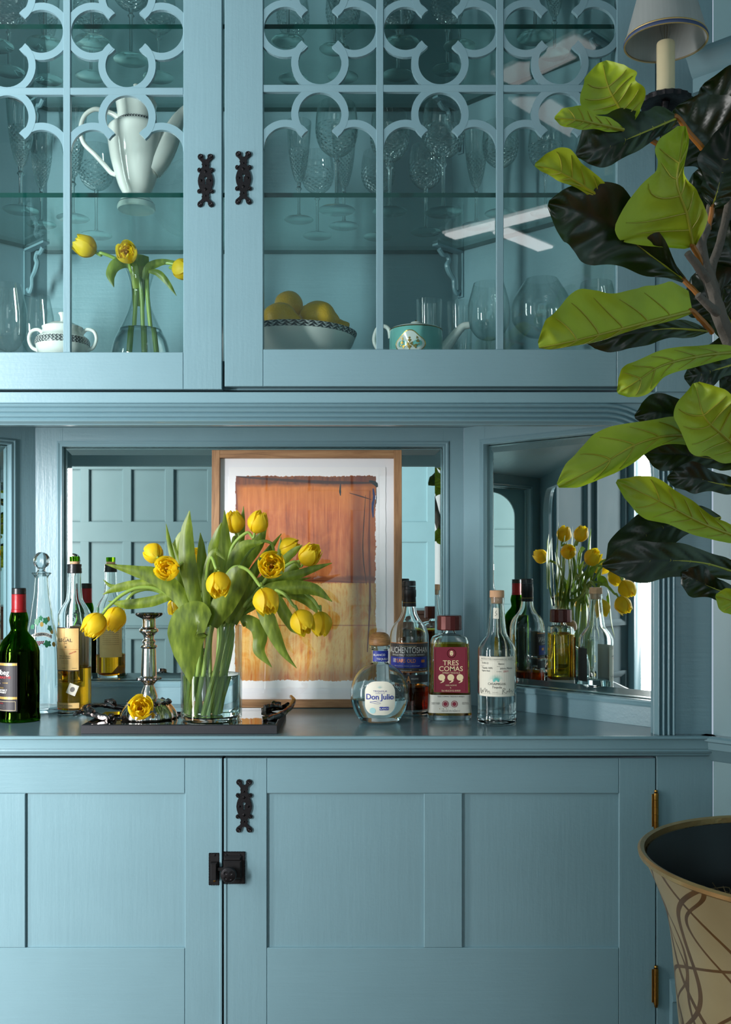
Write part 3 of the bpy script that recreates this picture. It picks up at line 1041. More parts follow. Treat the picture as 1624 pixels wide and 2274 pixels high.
def mirror_wall(fr, a_lo, a_hi, m_lo, m_hi):
    T = 0.012
    part('stile', fbox(fr, a_lo, m_lo, CT, 1.605, -0.014, 0, 0.0004), 'paint_upright', alc)
    part('stile', fbox(fr, m_hi, a_hi, CT, 1.605, -0.014, 0, 0.0004), 'paint_upright', alc)
    part('rail', fbox(fr, m_lo, m_hi, CT, ZB, -0.014, 0.0, 0.0004), 'paint_level', alc)
    part('rail', fbox(fr, m_lo, m_hi, ZT, 1.605, -0.014, 0.0, 0.0004), 'paint_level', alc)
    rect = [(m_lo, ZB), (m_hi, ZB), (m_hi, ZT), (m_lo, ZT)]
    part('mirror_moulding', sweep(rect, mould, fr, True), 'paint_moulding', alc, smooth=True)
    b = 0.021
    o = [(m_lo, ZB), (m_hi, ZB), (m_hi, ZT), (m_lo, ZT)]
    i = [(m_lo + b, ZB + b), (m_hi - b, ZB + b), (m_hi - b, ZT - b), (m_lo + b, ZT - b)]
    V = [fr(x, z, -0.0125) for x, z in o] + [fr(x, z, -0.0095) for x, z in i] + [fr(x, z, -0.014) for x, z in o]
    Fc = [(4, 5, 6, 7), (11, 10, 9, 8)] + [(k, (k + 1) % 4, 4 + (k + 1) % 4, 4 + k) for k in range(4)] + [(8 + k, 8 + (k + 1) % 4, (k + 1) % 4, k) for k in range(4)]
    part('mirror', (V, Fc), 'mirror', alc, label='mirror plate with slanted polished edge')


mirror_wall(AB, mx(0.247), 0.247, -0.762, 0.196)
mirror_wall(AR, 0.0, 0.625, 0.066, 0.548)
mirror_wall(AL, 0.0, 0.625, 0.066, 0.548)
part('soffit', prism(GROUND, [(mx(XO), 2.17), (XO, 2.17), (XO, 2.18), (0.255, 2.63), (mx(0.255), 2.63), (mx(XO), 2.18)], 1.592, 1.604), 'paint_level', alc)
# face board with the round-shouldered opening, and its reeded architrave
OX, OZ, OR = 0.598, 1.538, 0.10
right_arc = arc_pts(OX - OR, OZ - OR, OR, 0, PI / 2, 10)
opening = [(OX, CT)] + right_arc + [(mx(x), z) for x, z in right_arc[::-1]] + [(mx(OX), CT)]
face = [(XO, CT), (XO, 1.606)] + [(mx(XO), 1.606), (mx(XO), CT)] + opening[::-1]
part('face_board', prism(FRONT, face, -0.02, 0.0), 'paint_level', alc)
arch_prof = [(0.0, 0.0)]
for k in range(4):
    b0 = 0.004 + k * 0.0105
    arch_prof += [(b0, 0.004), (b0 + 0.001, 0.011), (b0 + 0.0035, 0.0135), (b0 + 0.006, 0.0115), (b0 + 0.0075, 0.0065)]
arch_prof += [(0.0445, 0.005), (0.046, 0.0)]
V, Fc = sweep(opening, [(-o, h) for o, h in arch_prof], FRONT)
part('architrave', (V, Fc), 'paint_moulding', alc, smooth=True)

# ---- glazed upper cabinet
upper = thing('glazed_cabinet', 'blue painted glass-fronted cabinet with quatrefoil tracery doors', 'cabinet', (XC, 2.4, 1.612))
UF, UT = 1.675, 2.80                      # inside floor, top
XB = 0.218                                # back corners inside
for a0, a1 in ((XD + 0.0015, XO), (mx(XO), mx(XD + 0.0015))):
    part('face_stile', fbox(FRONT, a0, a1, 1.606, UT, -0.02, 0.008 if False else 0.0055, 0.001), 'paint_upright', upper)
part('frieze_rail', fbox(FRONT, mx(XD), XD, 1.583, 1.6055, 0.0, 0.0065, 0.001), 'paint_level', alc)
part('floor_board', prism(GROUND, [(mx(XO), 2.172), (XO, 2.172), (XO, 2.18), (0.255, 2.63), (mx(0.255), 2.63), (mx(XO), 2.18)], 1.614, UF), 'paint_level', upper)
part('top_board', prism(GROUND, [(mx(XO), 2.13), (XO, 2.13), (XO, 2.18), (0.255, 2.63), (mx(0.255), 2.63), (mx(XO), 2.18)], 2.765, UT), 'paint_level', upper)
UB = Frame((0, 2.604, 0), (1, 0, 0), (0, 0, 1), (0, -1, 0))
UR = Frame((XB, 2.604, 0), (K, -K, 0), (0, 0, 1), (-K, -K, 0))
UL = Frame((mx(XB), 2.604, 0), (-K, -K, 0), (0, 0, 1), (K, -K, 0))
part('back_panel', fbox(UB, mx(XB), XB, UF, 2.765, -0.012, 0, 0.0), 'paint_level', upper)
part('side_panel', fbox(UR, 0, 0.615, UF, 2.765, -0.012, 0, 0.0), 'paint_level', upper)
part('side_panel', fbox(UL, 0, 0.615, UF, 2.765, -0.012, 0, 0.0), 'paint_level', upper)

# doors: 3 lights wide, quatrefoil cells
LW, MW, SW = fx(836) - fx(585), fx(852) - fx(836), fx(585) - fx(499)
CELL = LW + MW


def upper_door(x0, mirror, dz):
    d = bpy.data.objects.new('door', None); COL.objects.link(d); d.parent = upper
    d.location = Vector((XC, 2.142, 1.61)) - wloc(upper)
    X = (lambda x: mx(x)) if mirror else (lambda x: x)

    def B(name, a0, a1, b0, b1, h0, h1, mat, ch=0.0012):
        a0, a1 = sorted((X(a0), X(a1)))
        part(name, fbox(FRONT, a0, a1, b0 + dz, b1 + dz, h0, h1, ch), mat, d)
    G = 0.0003
    o0 = x0 + SW                          # start of the opening
    o1 = o0 + 3 * LW + 2 * MW
    zb, zg, zt0, zt = 1.611, fz(782), 2.66, 2.755
    B('stile', x0, o0 - G, zb, zt, -0.014, DH, 'paint_upright')
    B('stile', o1 + G, XD, zb, zt, -0.014, DH, 'paint_upright')
    B('rail', o0, o1, zb, zg, -0.014, DH, 'paint_level')
    B('rail', o0, o1, zt0, zt, -0.014, DH, 'paint_level')
    zm = fz(201.5)                        # horizontal glazing bar
    for i in (1, 2):
        a = o0 + i * LW + (i - 1) * MW
        B('muntin', a, a + MW, zg, zt0, -0.004, DH - 0.0006, 'paint_upright', 0.001)
    for j in range(2):
        z = zm + j * CELL
        B('muntin', o0, o1, z - MW / 2, z + MW / 2, -0.004, DH - 0.0012, 'paint_level', 0.001)
    r0, r1, off = 48 * LU, 64 * LU, 76.5 * LU
    hw = math.radians(141)

    def lobe(cx, cz, mid, span0, span1, name):
        n = 30
        dd = 0.0004 if abs(math.cos(mid)) > 0.5 else 0.0
        V = []
        for k in range(n + 1):
            a = mid + span0 + (span1 - span0) * k / n
            for r, h in ((r0, -0.004), (r0, DH - 0.0022 - dd), (r1, DH - 0.0022 - dd), (r1, -0.004)):
                px = cx + r * math.cos(a)
                V.append(FRONT(X(px), cz + r * math.sin(a) + dz, h))
        Fc = [(k * 4 + q, k * 4 + (q + 1) % 4, k * 4 + 4 + (q + 1) % 4, k * 4 + 4 + q) for k in range(n) for q in range(4)]
        Fc += [(0, 1, 2, 3), (n * 4 + 3, n * 4 + 2, n * 4 + 1, n * 4)]
        return V, Fc
    for i in range(3):
        cx = o0 + i * (LW + MW) + LW / 2
        for j in range(3):
            cz = zm - CELL / 2 + j * CELL - (0.0 if j else 0.0)
            gs = []
            if j == 0:                    # trefoil head over the tall light
                gs = [lobe(cx, cz + off, PI / 2, -hw, hw, 't'), lobe(cx + off, cz, 0, 0.0, hw, 's'), lobe(cx - off, cz, PI, -hw, 0.0, 's')]
            elif cz + CELL / 2 <= zt0 + 0.02:
                for q in range(4):
                    a = q * PI / 2
                    gs.append(lobe(cx + off * math.cos(a), cz + off * math.sin(a), a, -hw, hw, 'q'))
            else:
                gs = [lobe(cx, cz - off, -PI / 2, -hw, hw, 't'), lobe(cx + off, cz, 0, -hw, 0.0, 's'), lobe(cx - off, cz, PI, 0.0, hw, 's')]
            part('tracery', joinall(*gs), 'paint_moulding', d, label='carved tracery of round lobes with cusps')
    part('glass_pane', fbox(Frame((0, 2.15, dz), (1, 0, 0), (0, 0, 1), (0, -1, 0)), *sorted((X(o0 - 0.004), X(o1 + 0.004))), zg - 0.004, zt0 + 0.004, -0.0075, -0.0045, 0.0), 'pane_glass', d)
    return d


ud_r = upper_door(fx(499), False, 0.006)
ud_l = upper_door(mx(fx(493)), True, 0.0)
key_plate(457, 402, ud_l)
key_plate(541, 396, ud_r)

# scroll brackets under the glass shelves
ZS1, ZS2, TS = 2.028, 2.386, 0.010        # undersides of the shelves, thickness


def bracket(fr, a, ztop):
    fr2 = lambda h, z: fr(a, z, h)
    pts = [fr2(0.085, ztop - 0.012), fr2(0.07, ztop - 0.022), fr2(0.055, ztop - 0.02), fr2(0.048, ztop - 0.032), fr2(0.055, ztop - 0.045), fr2(0.045, ztop - 0.062), fr2(0.03, ztop - 0.075), fr2(0.028, ztop - 0.095), fr2(0.018, ztop - 0.108), fr2(0.008, ztop - 0.1)]
    g = [tube(spline(pts, 6), [0.006, 0.0055, 0.007, 0.005, 0.006], 8)]
    g.append(fbox(fr, a - 0.009, a + 0.009, ztop - 0.006, ztop - 0.0005, 0.0005, 0.1, 0.001))
    g.append(fbox(fr, a - 0.009, a + 0.009, ztop - 0.115, ztop - 0.0005, 0.0005, 0.006, 0.001))
    part('shelf_bracket', joinall(*g), 'paint_moulding', upper, smooth=True, label='scrolled bracket painted blue')


for zt_ in (ZS1, ZS2):
    for fr in (UR, UL):
        bracket(fr, 0.03 if fr is UR else 0.055, zt_)
        bracket(fr, 0.46, zt_)


def shelf(z, label):
    yf = 2.20
    d = 0.003                             # clearance to the panels
    xa = XB + (2.604 - yf) - 1.5 * d
    poly = [(mx(xa), yf), (xa, yf), (XB - d, 2.604 - d), (mx(XB - d), 2.604 - d)]
    n = 4
    V = [Vector((x, y, z)) for x, y in poly] + [Vector((x, y, z + TS)) for x, y in poly]
    Fc = [(3, 2, 1, 0), (4, 5, 6, 7)] + [(i, (i + 1) % 4, 4 + (i + 1) % 4, 4 + i) for i in range(4)]
    o = part('glass_shelf', (V, Fc), ['shelf_glass', 'shelf_edge'], fmat=[0, 0, 1, 1, 1, 1])
    tag(o, label, 'shelf')


shelf(ZS1, 'clear glass shelf with dark green edge under the white coffee pot')
shelf(ZS2, 'clear glass shelf with dark green edge, topmost in the glazed cabinet')


UFL = UF
UF = UF + 0.0006                          # things stand a hair above the boards
# ------------------------------------------------------------------ glassware and china in the glazed cabinet
def px_prof(rows, s, base):
    """[(half width px, row px)] -> [(r, z)] in metres, z from the base row; s = px per metre"""
    return [(r / s, (base - y) / s) for r, y in rows]


def shell(prof, t):
    """outer profile -> outer + inner wall of thickness t, open at the top"""
    inner = [(max(r - t, 0.0), z + (t if i == 0 else 0)) for i, (r, z) in enumerate(prof)]
    return prof + inner[::-1]


def smooth_prof(prof, n=5):
    pts = spline([Vector((r, 0, z)) for r, z in prof], n)
    return [(max(p.x, 0.0), p.z) for p in pts]


def make_glass(name, label, group, foot, stem_h, bowl, mat, foot_r, stem_r=0.0038):
    t = thing(name, label, 'glass', group=group)
    fp = [(0, 0.0), (foot_r * 0.95, 0.0), (foot_r, 0.0012), (foot_r * 0.96, 0.0022), (foot_r * 0.5, 0.0042), (0.008, 0.008), (stem_r, 0.016)]
    zs = stem_h
    fp += [(stem_r * 0.9, zs * 0.5), (stem_r, zs - 0.018), (stem_r * 1.9, zs - 0.013), (stem_r * 1.1, zs - 0.008), (stem_r * 1.4, zs)]
    part('foot_and_stem', lathe(fp, 22), 'solid_stem', t, smooth=True, world=False)
    b = smooth_prof(bowl, 4)
    part('bowl', lathe(shell([(r, z + zs) for r, z in b], 0.0012), 28), mat, t, smooth=True, world=False)
    return t


wine = make_glass('wine_glass', 'cut crystal wine glass with round bowl on the lower glass shelf', 'cut crystal wine glasses on the lower glass shelf', 0, 0.105,
                  [(0.005, 0), (0.018, 0.004), (0.034, 0.02), (0.041, 0.045), (0.04, 0.075), (0.036, 0.098)], 'cut_glass_wine', 0.036)
flute = make_glass('champagne_flute', 'tall cut crystal flute with slender stem on the lower glass shelf', 'cut crystal flutes on the lower glass shelf', 0, 0.085,
                   [(0.004, 0), (0.011, 0.01), (0.019, 0.04), (0.024, 0.075), (0.027, 0.11), (0.029, 0.14)], 'cut_glass_flute', 0.034)
top_of = {1: ZS1 + TS + 0.0006, 2: ZS2 + TS + 0.0006}


def y_on_shelf(y, k):
    return (top_of[k] - CAMZ) * FPX / (HY - y)


first = {'w': [wine, True], 'f': [flute, True]}


def stand(kind, x, y, k, sc=1.0):
    Y = y_on_shelf(y, k)
    proto = first[kind]
    o = proto[0] if proto[1] else copy_tree(proto[0])
    proto[1] = False
    p = P(x, y, Y)
    o.location = (p.x, p.y, top_of[k])
    o.rotation_euler = (0, 0, RND.random() * 6)
    o.scale = (sc, sc, sc)
    row = 'front row' if Y < 2.40 else 'back row'
    spot = [w_ for lim, w_ in ((10, 'beyond the sugar bowl'), (130, 'over the sugar bowl'), (250, 'beside the coffee pot handle'), (480, 'in line with the coffee pot'), (690, 'over the lemons'), (800, 'between lemons and teapot'),
                               (910, 'over the teapot handle'), (1010, 'over the teapot lid'), (1130, 'over the teapot spout'), (9999, 'by the fig leaves')) if x < lim][0]
    what = 'cut crystal wine glass' if kind == 'w' else 'slender cut crystal flute'
    o['label'] = f"{what}, {row} of the {'lower' if k == 1 else 'topmost'} shelf, {spot}"
    o['group'] = f"cut crystal {'wine glasses' if kind == 'w' else 'flutes'} on the {'lower' if k == 1 else 'topmost'} glass shelf"
    return o


LOWER = [('f', 664, 489, 1.0), ('w', 748, 468, 1.16), ('w', 705, 525, 0.98), ('f', 764, 503, 1.05), ('w', 866, 471, 1.08), ('w', 840, 527, 1.0),
         ('w', 985, 473, 1.18), ('w', 946, 517, 1.0), ('f', 1058, 503, 1.05), ('w', 1112, 475, 1.0), ('w', 1212, 474, 0.95), ('f', 46, 468, 1.15), ('f', 92, 500, 1.0), ('w', 214, 524, 1.05), ('f', 162, 486, 1.1)]
UPPER = [('w', 291, 134, 1.1), ('w', 100, 98, 1.1), ('w', 202, 171, 1.0), ('w', 352, 173, 1.0), ('f', 107, 178, 1.0), ('w', 205, 94, 1.08), ('w', -10, 102, 1.1), ('f', 743, 110, 1.0),
         ('w', 651, 176, 0.95), ('w', 762, 172, 1.0), ('w', 893, 96, 1.05), ('w', 884, 168, 1.0), ('f', 1021, 104, 1.05), ('w', 994, 156, 1.0), ('w', 1189, 84, 1.1), ('w', 640, 92, 1.0), ('f', 1232, 122, 1.0), ('w', 20, 160, 1.0)]
for k_, x_, y_, s_ in LOWER:
    stand(k_, x_, y_, 1, s_)
for k_, x_, y_, s_ in UPPER:
    stand(k_, x_, y_, 2, s_)

# ---- white coffee pot
S = FPX / 2.31
pc = P(303, 478, 2.31)
pot = thing('coffee_pot', 'tall white porcelain coffee pot with a dark lace band', 'coffee pot', (pc.x, 2.31, top_of[1]))
cp = lambda rows: [(r / 2.8 / S, (1352 - y) / 2.8 / S) for r, y in rows]
body = smooth_prof(cp([(112, 1352), (118, 1338), (106, 1305), (84, 1275), (82, 1255), (108, 1205), (134, 1125), (157, 1040), (172, 950), (178, 880), (170, 845), (135, 822), (116, 812), (113, 800)]), 4)
part('body', lathe([(0, body[0][1] + 0.004), (body[0][0] * 0.8, body[0][1] + 0.004)] + body + [(body[-1][0] * 0.96, body[-1][1] - 0.004)], 44), 'porcelain', pot, True, False)
part('lid', lathe(smooth_prof(cp([(112, 799), (116, 760), (122, 715), (126, 690), (120, 678), (108, 648), (80, 620), (34, 604), (12, 598), (11, 588), (20, 576), (12, 569), (0, 568)]), 3), 36), 'porcelain', pot, True, False)
part('lace_band', lathe(cp([(117, 824), (119, 823), (119, 803), (117, 802)]), 36), 'band_lace', pot, True, False, label='dark grey lace band')
part('foot_line', lathe(cp([(110, 1318), (113.5, 1316), (110, 1311)]), 36), 'platinum_line', pot, True, False)
f2 = lambda x, y, d=0.0: Vector(((x - 850) / 2.8 / S, d, (1352 - y) / 2.8 / S))
hp = spline([f2(742, 782), f2(700, 752), f2(655, 738), f2(590, 724), f2(528, 765), f2(502, 850), f2(522, 935), f2(590, 1005), f2(650, 1070), f2(692, 1118), f2(722, 1132)], 6)
part('handle', tube(hp, [0.006, 0.0055, 0.005, 0.005, 0.0055, 0.005], 10), 'porcelain', pot, True, False)
sp = spline([f2(925, 1085), f2(985, 1020), f2(1045, 930), f2(1090, 830), f2(1130, 760), f2(1180, 715), f2(1235, 690)], 6)
part('spout', tube(sp, [0.034, 0.031, 0.025, 0.018, 0.013, 0.011, 0.009], 18), 'porcelain', pot, True, False)


# ---- sugar bowl
SY = 2.262
S = FPX / SY
pc = P(139, 800, SY)
sug = thing('sugar_bowl', 'lidded white porcelain sugar bowl with two loop handles and a grey lace band', 'sugar bowl', (pc.x, SY, UF))
b0 = 400 + (CAMZ - UF) * -S * 0  # rows are read in the enlarged crop below
zrow = lambda y: (CAMZ - ((400 + y / 2.8) - HY) / S) - UF
sg = lambda rows: [(r / 2.8 / S, zrow(y)) for r, y in rows]
h0 = zrow(1075)
body = smooth_prof([(0.032, 0.0), (0.034, 0.004), (0.03, 0.008)] + sg([(142, 1085), (158, 1050), (164, 1012), (155, 985), (128, 962), (122, 935), (126, 918)]), 4)
part('body', lathe([(0, 0.0)] + body + [(body[-1][0] - 0.003, body[-1][1] - 0.004)], 40), 'porcelain', sug, True, False)
part('lid', lathe(smooth_prof(sg([(122, 917), (112, 912), (92, 900), (60, 888), (25, 882), (13, 872), (17, 845), (26, 828), (16, 822), (0, 822)]), 3), 32), 'porcelain', sug, True, False)
part('lace_band', lathe(sg([(160, 1032), (166.5, 1030), (167.5, 1010), (160.5, 990), (157, 990)]), 40), 'band_lace', sug, True, False, label='grey lace band')
for s in (-1, 1):
    g2 = lambda x, y: Vector((s * x / 2.8 / S, 0, zrow(y)))
    hp = spline([g2(140, 995), g2(118, 965), g2(150, 930), g2(195, 942), g2(210, 990), g2(190, 1040), g2(150, 1062)], 6)
    part('handle', tube(hp, [0.005, 0.004, 0.0038, 0.0045], 10), 'porcelain', sug, True, False)


# ---- bowl of lemons
BY = 2.36
S = FPX / BY
pc = P(655, 760, BY)
bowl = thing('fruit_bowl', 'white porcelain bowl with a dark lace rim, heaped with lemons', 'bowl', (pc.x, BY, UF))
rimz = CAMZ - (741 - HY) / S - UF
RB = 137 / S
prof = [(0.04, 0.0), (0.045, 0.006), (0.07, 0.012), (0.105, 0.03), (RB * 0.93, rimz - 0.028), (RB, rimz)]
bp = smooth_prof(prof, 5)
part('wall', lathe([(0, 0.0)] + bp + [(r - 0.004, z) for r, z in bp[:4:-1]] + [(0, 0.014)], 64), 'porcelain', bowl, True, False)
part('lace_rim', lathe([(RB * 0.969 + 0.0008, rimz - 0.0125), (RB + 0.0012, rimz - 0.0005), (RB - 0.004, rimz + 0.001)], 64), 'band_lace', bowl, True, False, label='dark lace rim')


def lemon_mesh():
    n = 22
    prof = []
    for i in range(n + 1):
        t = i / n
        a = PI * t
        r = 0.031 * math.sin(a) ** 0.9
        z = -0.036 * math.cos(a)
        if t > 0.86:
            k = (t - 0.86) / 0.14
            z += 0.010 * k
            r = max(r, 0.010 * (1 - k) ** 0.6)
        if t < 0.07:
            z -= 0.003
        prof.append((0 if i in (0, n) else r, z))
    V, Fc = lathe(prof, 26)
    V = [v + v.normalized() * mnoise.noise(v * 40) * 0.0016 for v in V]
    return mesh_data('lemon', V, Fc, 'lemon', smooth='all')


lem = lemon_mesh()
LEM = [(641, 678, 2.335, (-0.3, -0.7, -0.3), 1.0, 'lemon at the top of the heap in the white bowl'),
       (622, 706, 2.272, (0.9, -0.2, -0.12), 1.06, 'lemon resting on the lace rim, stem end showing, beside the door stile'),
       (708, 702, 2.288, (0.95, 0.25, -0.1), 1.06, 'large pale lemon at the front of the bowl, its nipple turned to the teapot'),
       (690, 708, 2.392, (-0.5, 0.4, 0.5), 1.0, 'lemon half hidden behind the large pale one in the bowl'),
       (668, 750, 2.325, (0.9, 0.1, 0.1), 0.95, 'lemon low in the middle of the bowl, mostly below its rim'),
       (744, 735, 2.345, (0.85, 0.2, 0.5), 0.85, 'small lemon with pointed tip at the edge of the bowl')]
for x, y, Y, d, s, lab in LEM:
    o = put('lemon', lem, None, P(x, y, Y), Vector(d).to_track_quat('Z', 'Y').to_euler())
    o.scale = (s, s, s)
    tag(o, lab, 'lemon', 'lemons in the white bowl')

# ---- turquoise teapot
TY = 2.30
S = FPX / TY
pc = P(924, 790, TY)
tea = thing('teapot', 'small turquoise and white porcelain teapot with gilt medallion', 'teapot', (pc.x, TY, UF))
zt = lambda y: CAMZ - ((400 + y / 2.8) - HY) / S - UF
tg = lambda rows: [(r / 2.8 / S, zt(y)) for r, y in rows]
bodyp = [(0.045, 0.0), (0.052, 0.004), (0.0585, 0.018)] + tg([(166, 1040), (166, 990), (164, 942), (160, 934)])
part('body', lathe([(0, 0)] + bodyp + tg([(120, 926), (110, 924)]), 44), 'porcelain_turquoise', tea, True, False, label='turquoise glazed body')
part('lid', lathe(smooth_prof(tg([(162, 936), (150, 925), (110, 914), (60, 908), (30, 903), (22, 896), (32, 888), (26, 883), (0, 881)]), 3), 36), 'porcelain', tea, True, False, label='white domed lid')
part('finial', lathe(tg([(0, 883), (9, 881), (7, 874), (0, 868)]), 12), 'gilt', tea, True, False)
part('gilt_line', lathe(tg([(163, 940), (166.5, 937), (163, 933)]), 40), 'gilt', tea, True, False)
g2 = lambda x, y, d=0.0: Vector(((x - 1020) / 2.8 / S, d, zt(y)))
part('handle', tube(spline([g2(862, 985), g2(852, 930), g2(820, 908), g2(780, 925), g2(760, 985), g2(775, 1040), g2(830, 1085), g2(865, 1090)], 6), [0.005, 0.0045, 0.0045, 0.005], 10), 'porcelain', tea, True, False, label='white handle')
part('spout', tube(spline([g2(1160, 1085), g2(1210, 1030), g2(1265, 960), g2(1310, 912), g2(1350, 902)], 6), [0.015, 0.013, 0.0105, 0.0085, 0.008], 14), 'porcelain', tea, True, False, label='white spout')


def on_cyl(geo, r, a0, lift, zc=0.0, sy=1.0):
    """flat drawing (x, z) wrapped round a cylinder of radius r (number or r(z)); a0 = angle of x=0 from the viewer's side"""
    V, Fc = geo
    out = []
    for x, z in V:
        rr = (r(z + zc) if callable(r) else r)
        a = a0 + x / (r(zc) if callable(r) else r)
        out.append(Vector(((rr + lift) * math.sin(a), -(rr + lift) * math.cos(a) * sy, z + zc)))
    return out, Fc


def medal(x0, x1, y0, y1, n=10):
    return subdiv_rect(x0, x1, y0, y1, n, 4)


rT = 166 / 2.8 / S
zmid = zt(1050)
lobes = [(0.030 * math.cos(a) * (1 + 0.10 * math.cos(4 * a)), 0.026 * math.sin(a) * (1 + 0.10 * math.cos(4 * a))) for a in [2 * PI * i / 40 for i in range(40)]]
fan = lambda pts: ([(0, 0)] + pts, [(0, i + 1, (i + 1) % len(pts) + 1) for i in range(len(pts))])
md = part('medallion', on_cyl(fan([(x * 1.08, z * 1.08) for x, z in lobes]), rT, -0.28, 0.0006, zmid), 'gilt', tea, world=False, label='white medallion with gilt figures')
part('medallion_field', on_cyl(fan(lobes), rT, -0.28, 0.0010, zmid), 'porcelain', md, world=False)
fig = []
for dx, dz, r in [(0, 0.012, .003), (0, 0.006, .0045), (-0.004, 0.0, .004), (0.005, 0.0, .004), (-0.016, 0.012, .003), (-0.017, 0.004, .004), (0.016, 0.013, .003), (0.018, 0.006, .004), (-0.014, -0.006, .004), (0.013, -0.006, .005), (0.0, -0.008, .005), (0.02, -0.002, .002), (-0.021, -0.003, .002)]:
    fig.append([(dx + r * math.cos(a) * (0.7 + 0.5 * math.sin(3 * a + dx * 900)), dz + r * math.sin(a)) for a in [2 * PI * i / 12 for i in range(12)]])
part('gilt_figures', on_cyl(polys(*fig), rT, -0.28, 0.0014, zmid), 'gilt', md, world=False)


# ---- plain stemware and tumblers on the cabinet floor
def balloon(name, label, x, Y, rim_y, rim_r, belly_r, hb, group=None):
    p = P(x, 700, Y)
    H = CAMZ - (rim_y - HY) * Y / FPX - UF
    t = thing(name, label, 'glass', (p.x, Y, UF), group=group)
    sh = max(H - hb, 0.02)
    fr_ = 0.035
    part('foot_and_stem', lathe([(0, 0), (fr_, 0), (fr_, 0.002), (0.01, 0.006), (0.004, 0.012), (0.004, sh - 0.006), (0.007, sh)], 22), 'stem_glass', t, True, False)
    bp_ = smooth_prof([(0.006, sh), (belly_r * 0.55, sh + hb * 0.06), (belly_r * 0.93, sh + hb * 0.25), (belly_r, sh + hb * 0.42), (belly_r * 0.9 + rim_r * 0.1, sh + hb * 0.65), (rim_r, H)], 4)
    part('bowl', lathe(shell(bp_, 0.001), 32), 'stem_glass', t, True, False)
    return t


balloon('red_wine_glass', 'large plain wine glass beside the white sugar bowl', 18, 2.30, 632, 0.029, 0.041, 0.15)
balloon('red_wine_glass', 'large plain wine glass behind the white sugar bowl', 82, 2.40, 658, 0.029, 0.039, 0.14)
balloon('red_wine_glass', 'plain wine glass between the sugar bowl and the tulip carafe, at the back', 128, 2.47, 690, 0.026, 0.036, 0.12)
balloon('balloon_glass', 'wide balloon wine glass beside the teapot spout', 1086, 2.36, 630, 0.035, 0.048, 0.13)
balloon('balloon_glass', 'wide balloon wine glass under the tip of the long lime fig leaf', 1203, 2.29, 621, 0.036, 0.066, 0.13)
balloon('balloon_glass', 'wide balloon wine glass in the corner by the cabinet side', 1325, 2.25, 628, 0.034, 0.045, 0.13)


def tumbler(label, x, Y, rim_y, r0, r1):
    p = P(x, 700, Y)
    H = CAMZ - (rim_y - HY) * Y / FPX - UF
    o = part('tumbler', lathe([(0, 0), (r0, 0), (r0 + 0.001, 0.002), (r1, H), (r1 - 0.0015, H), (r0 - 0.001, 0.012), (0, 0.012)], 28), 'stem_glass', smooth=True)
    o.location = (p.x, Y, UF)
    tag(o, label, 'glass')


tumbler('tall flared tumbler standing behind the turquoise teapot', 953, 2.44, 667, 0.024, 0.031)
tumbler('tall flared tumbler between the teapot spout and the balloon glass', 1022, 2.42, 672, 0.024, 0.031)

# crystal plate stood on edge behind the coffee pot
pl = P(432, 395, 2.50)
V, Fc = lathe([(0, 0), (0.07, 0.0), (0.085, 0.006), (0.112, 0.012), (0.115, 0.014), (0.112, 0.015), (0.085, 0.009), (0.07, 0.003), (0, 0.003)], 48)
rp = Matrix.Rotation(math.radians(78), 3, 'X')
V = [rp @ v for v in V]
mz = min(v.z for v in V)
o = part('glass_plate', (V, Fc), 'stem_glass', smooth=True)
o.location = (pl.x, 2.56, top_of[1] - mz)
tag(o, 'round crystal plate stood on edge behind the coffee pot', 'plate')

# ---- carafe used as a flower vase
CY = 2.285
S = FPX / CY
pc = P(312.5, 700, CY)
CARAFE = Vector((pc.x, CY, UF))
car = thing('carafe', 'clear glass carafe half full of water used as a tulip vase', 'carafe', CARAFE)
zc_ = lambda y: CAMZ - ((400 + y / 2.8) - HY) / S - UF
cg = lambda rows: [(r / 2.8 / S, zc_(y)) for r, y in rows]
prof = [(0.05, 0.0), (0.06, 0.003)] + cg([(182, 1120), (180, 1075), (162, 1000), (138, 950), (100, 870), (72, 800), (59, 740), (58, 690), (66, 640), (80, 595), (94, 560)])
cprof = smooth_prof(prof, 4)
part('glass', lathe(shell([(0, 0)] + cprof, 0.0016), 40), 'vase_glass', car, True, False)
wz = zc_(932)
wp = [(max(r - 0.002, 0), max(z, 0.003)) for r, z in cprof if z < wz]
part('water', lathe([(0, 0.003)] + wp + [(wp[-1][0] - 0.001, wz), (0, wz)], 40), 'water', car, True, False)


# ------------------------------------------------------------------ on the counter
CTL = CT + 0.0006


def base_y(row, z=CT):
    """distance of the front foot of a thing standing at height z from its lowest pixel row"""
    return (CAMZ - z) * FPX / (row - HY)


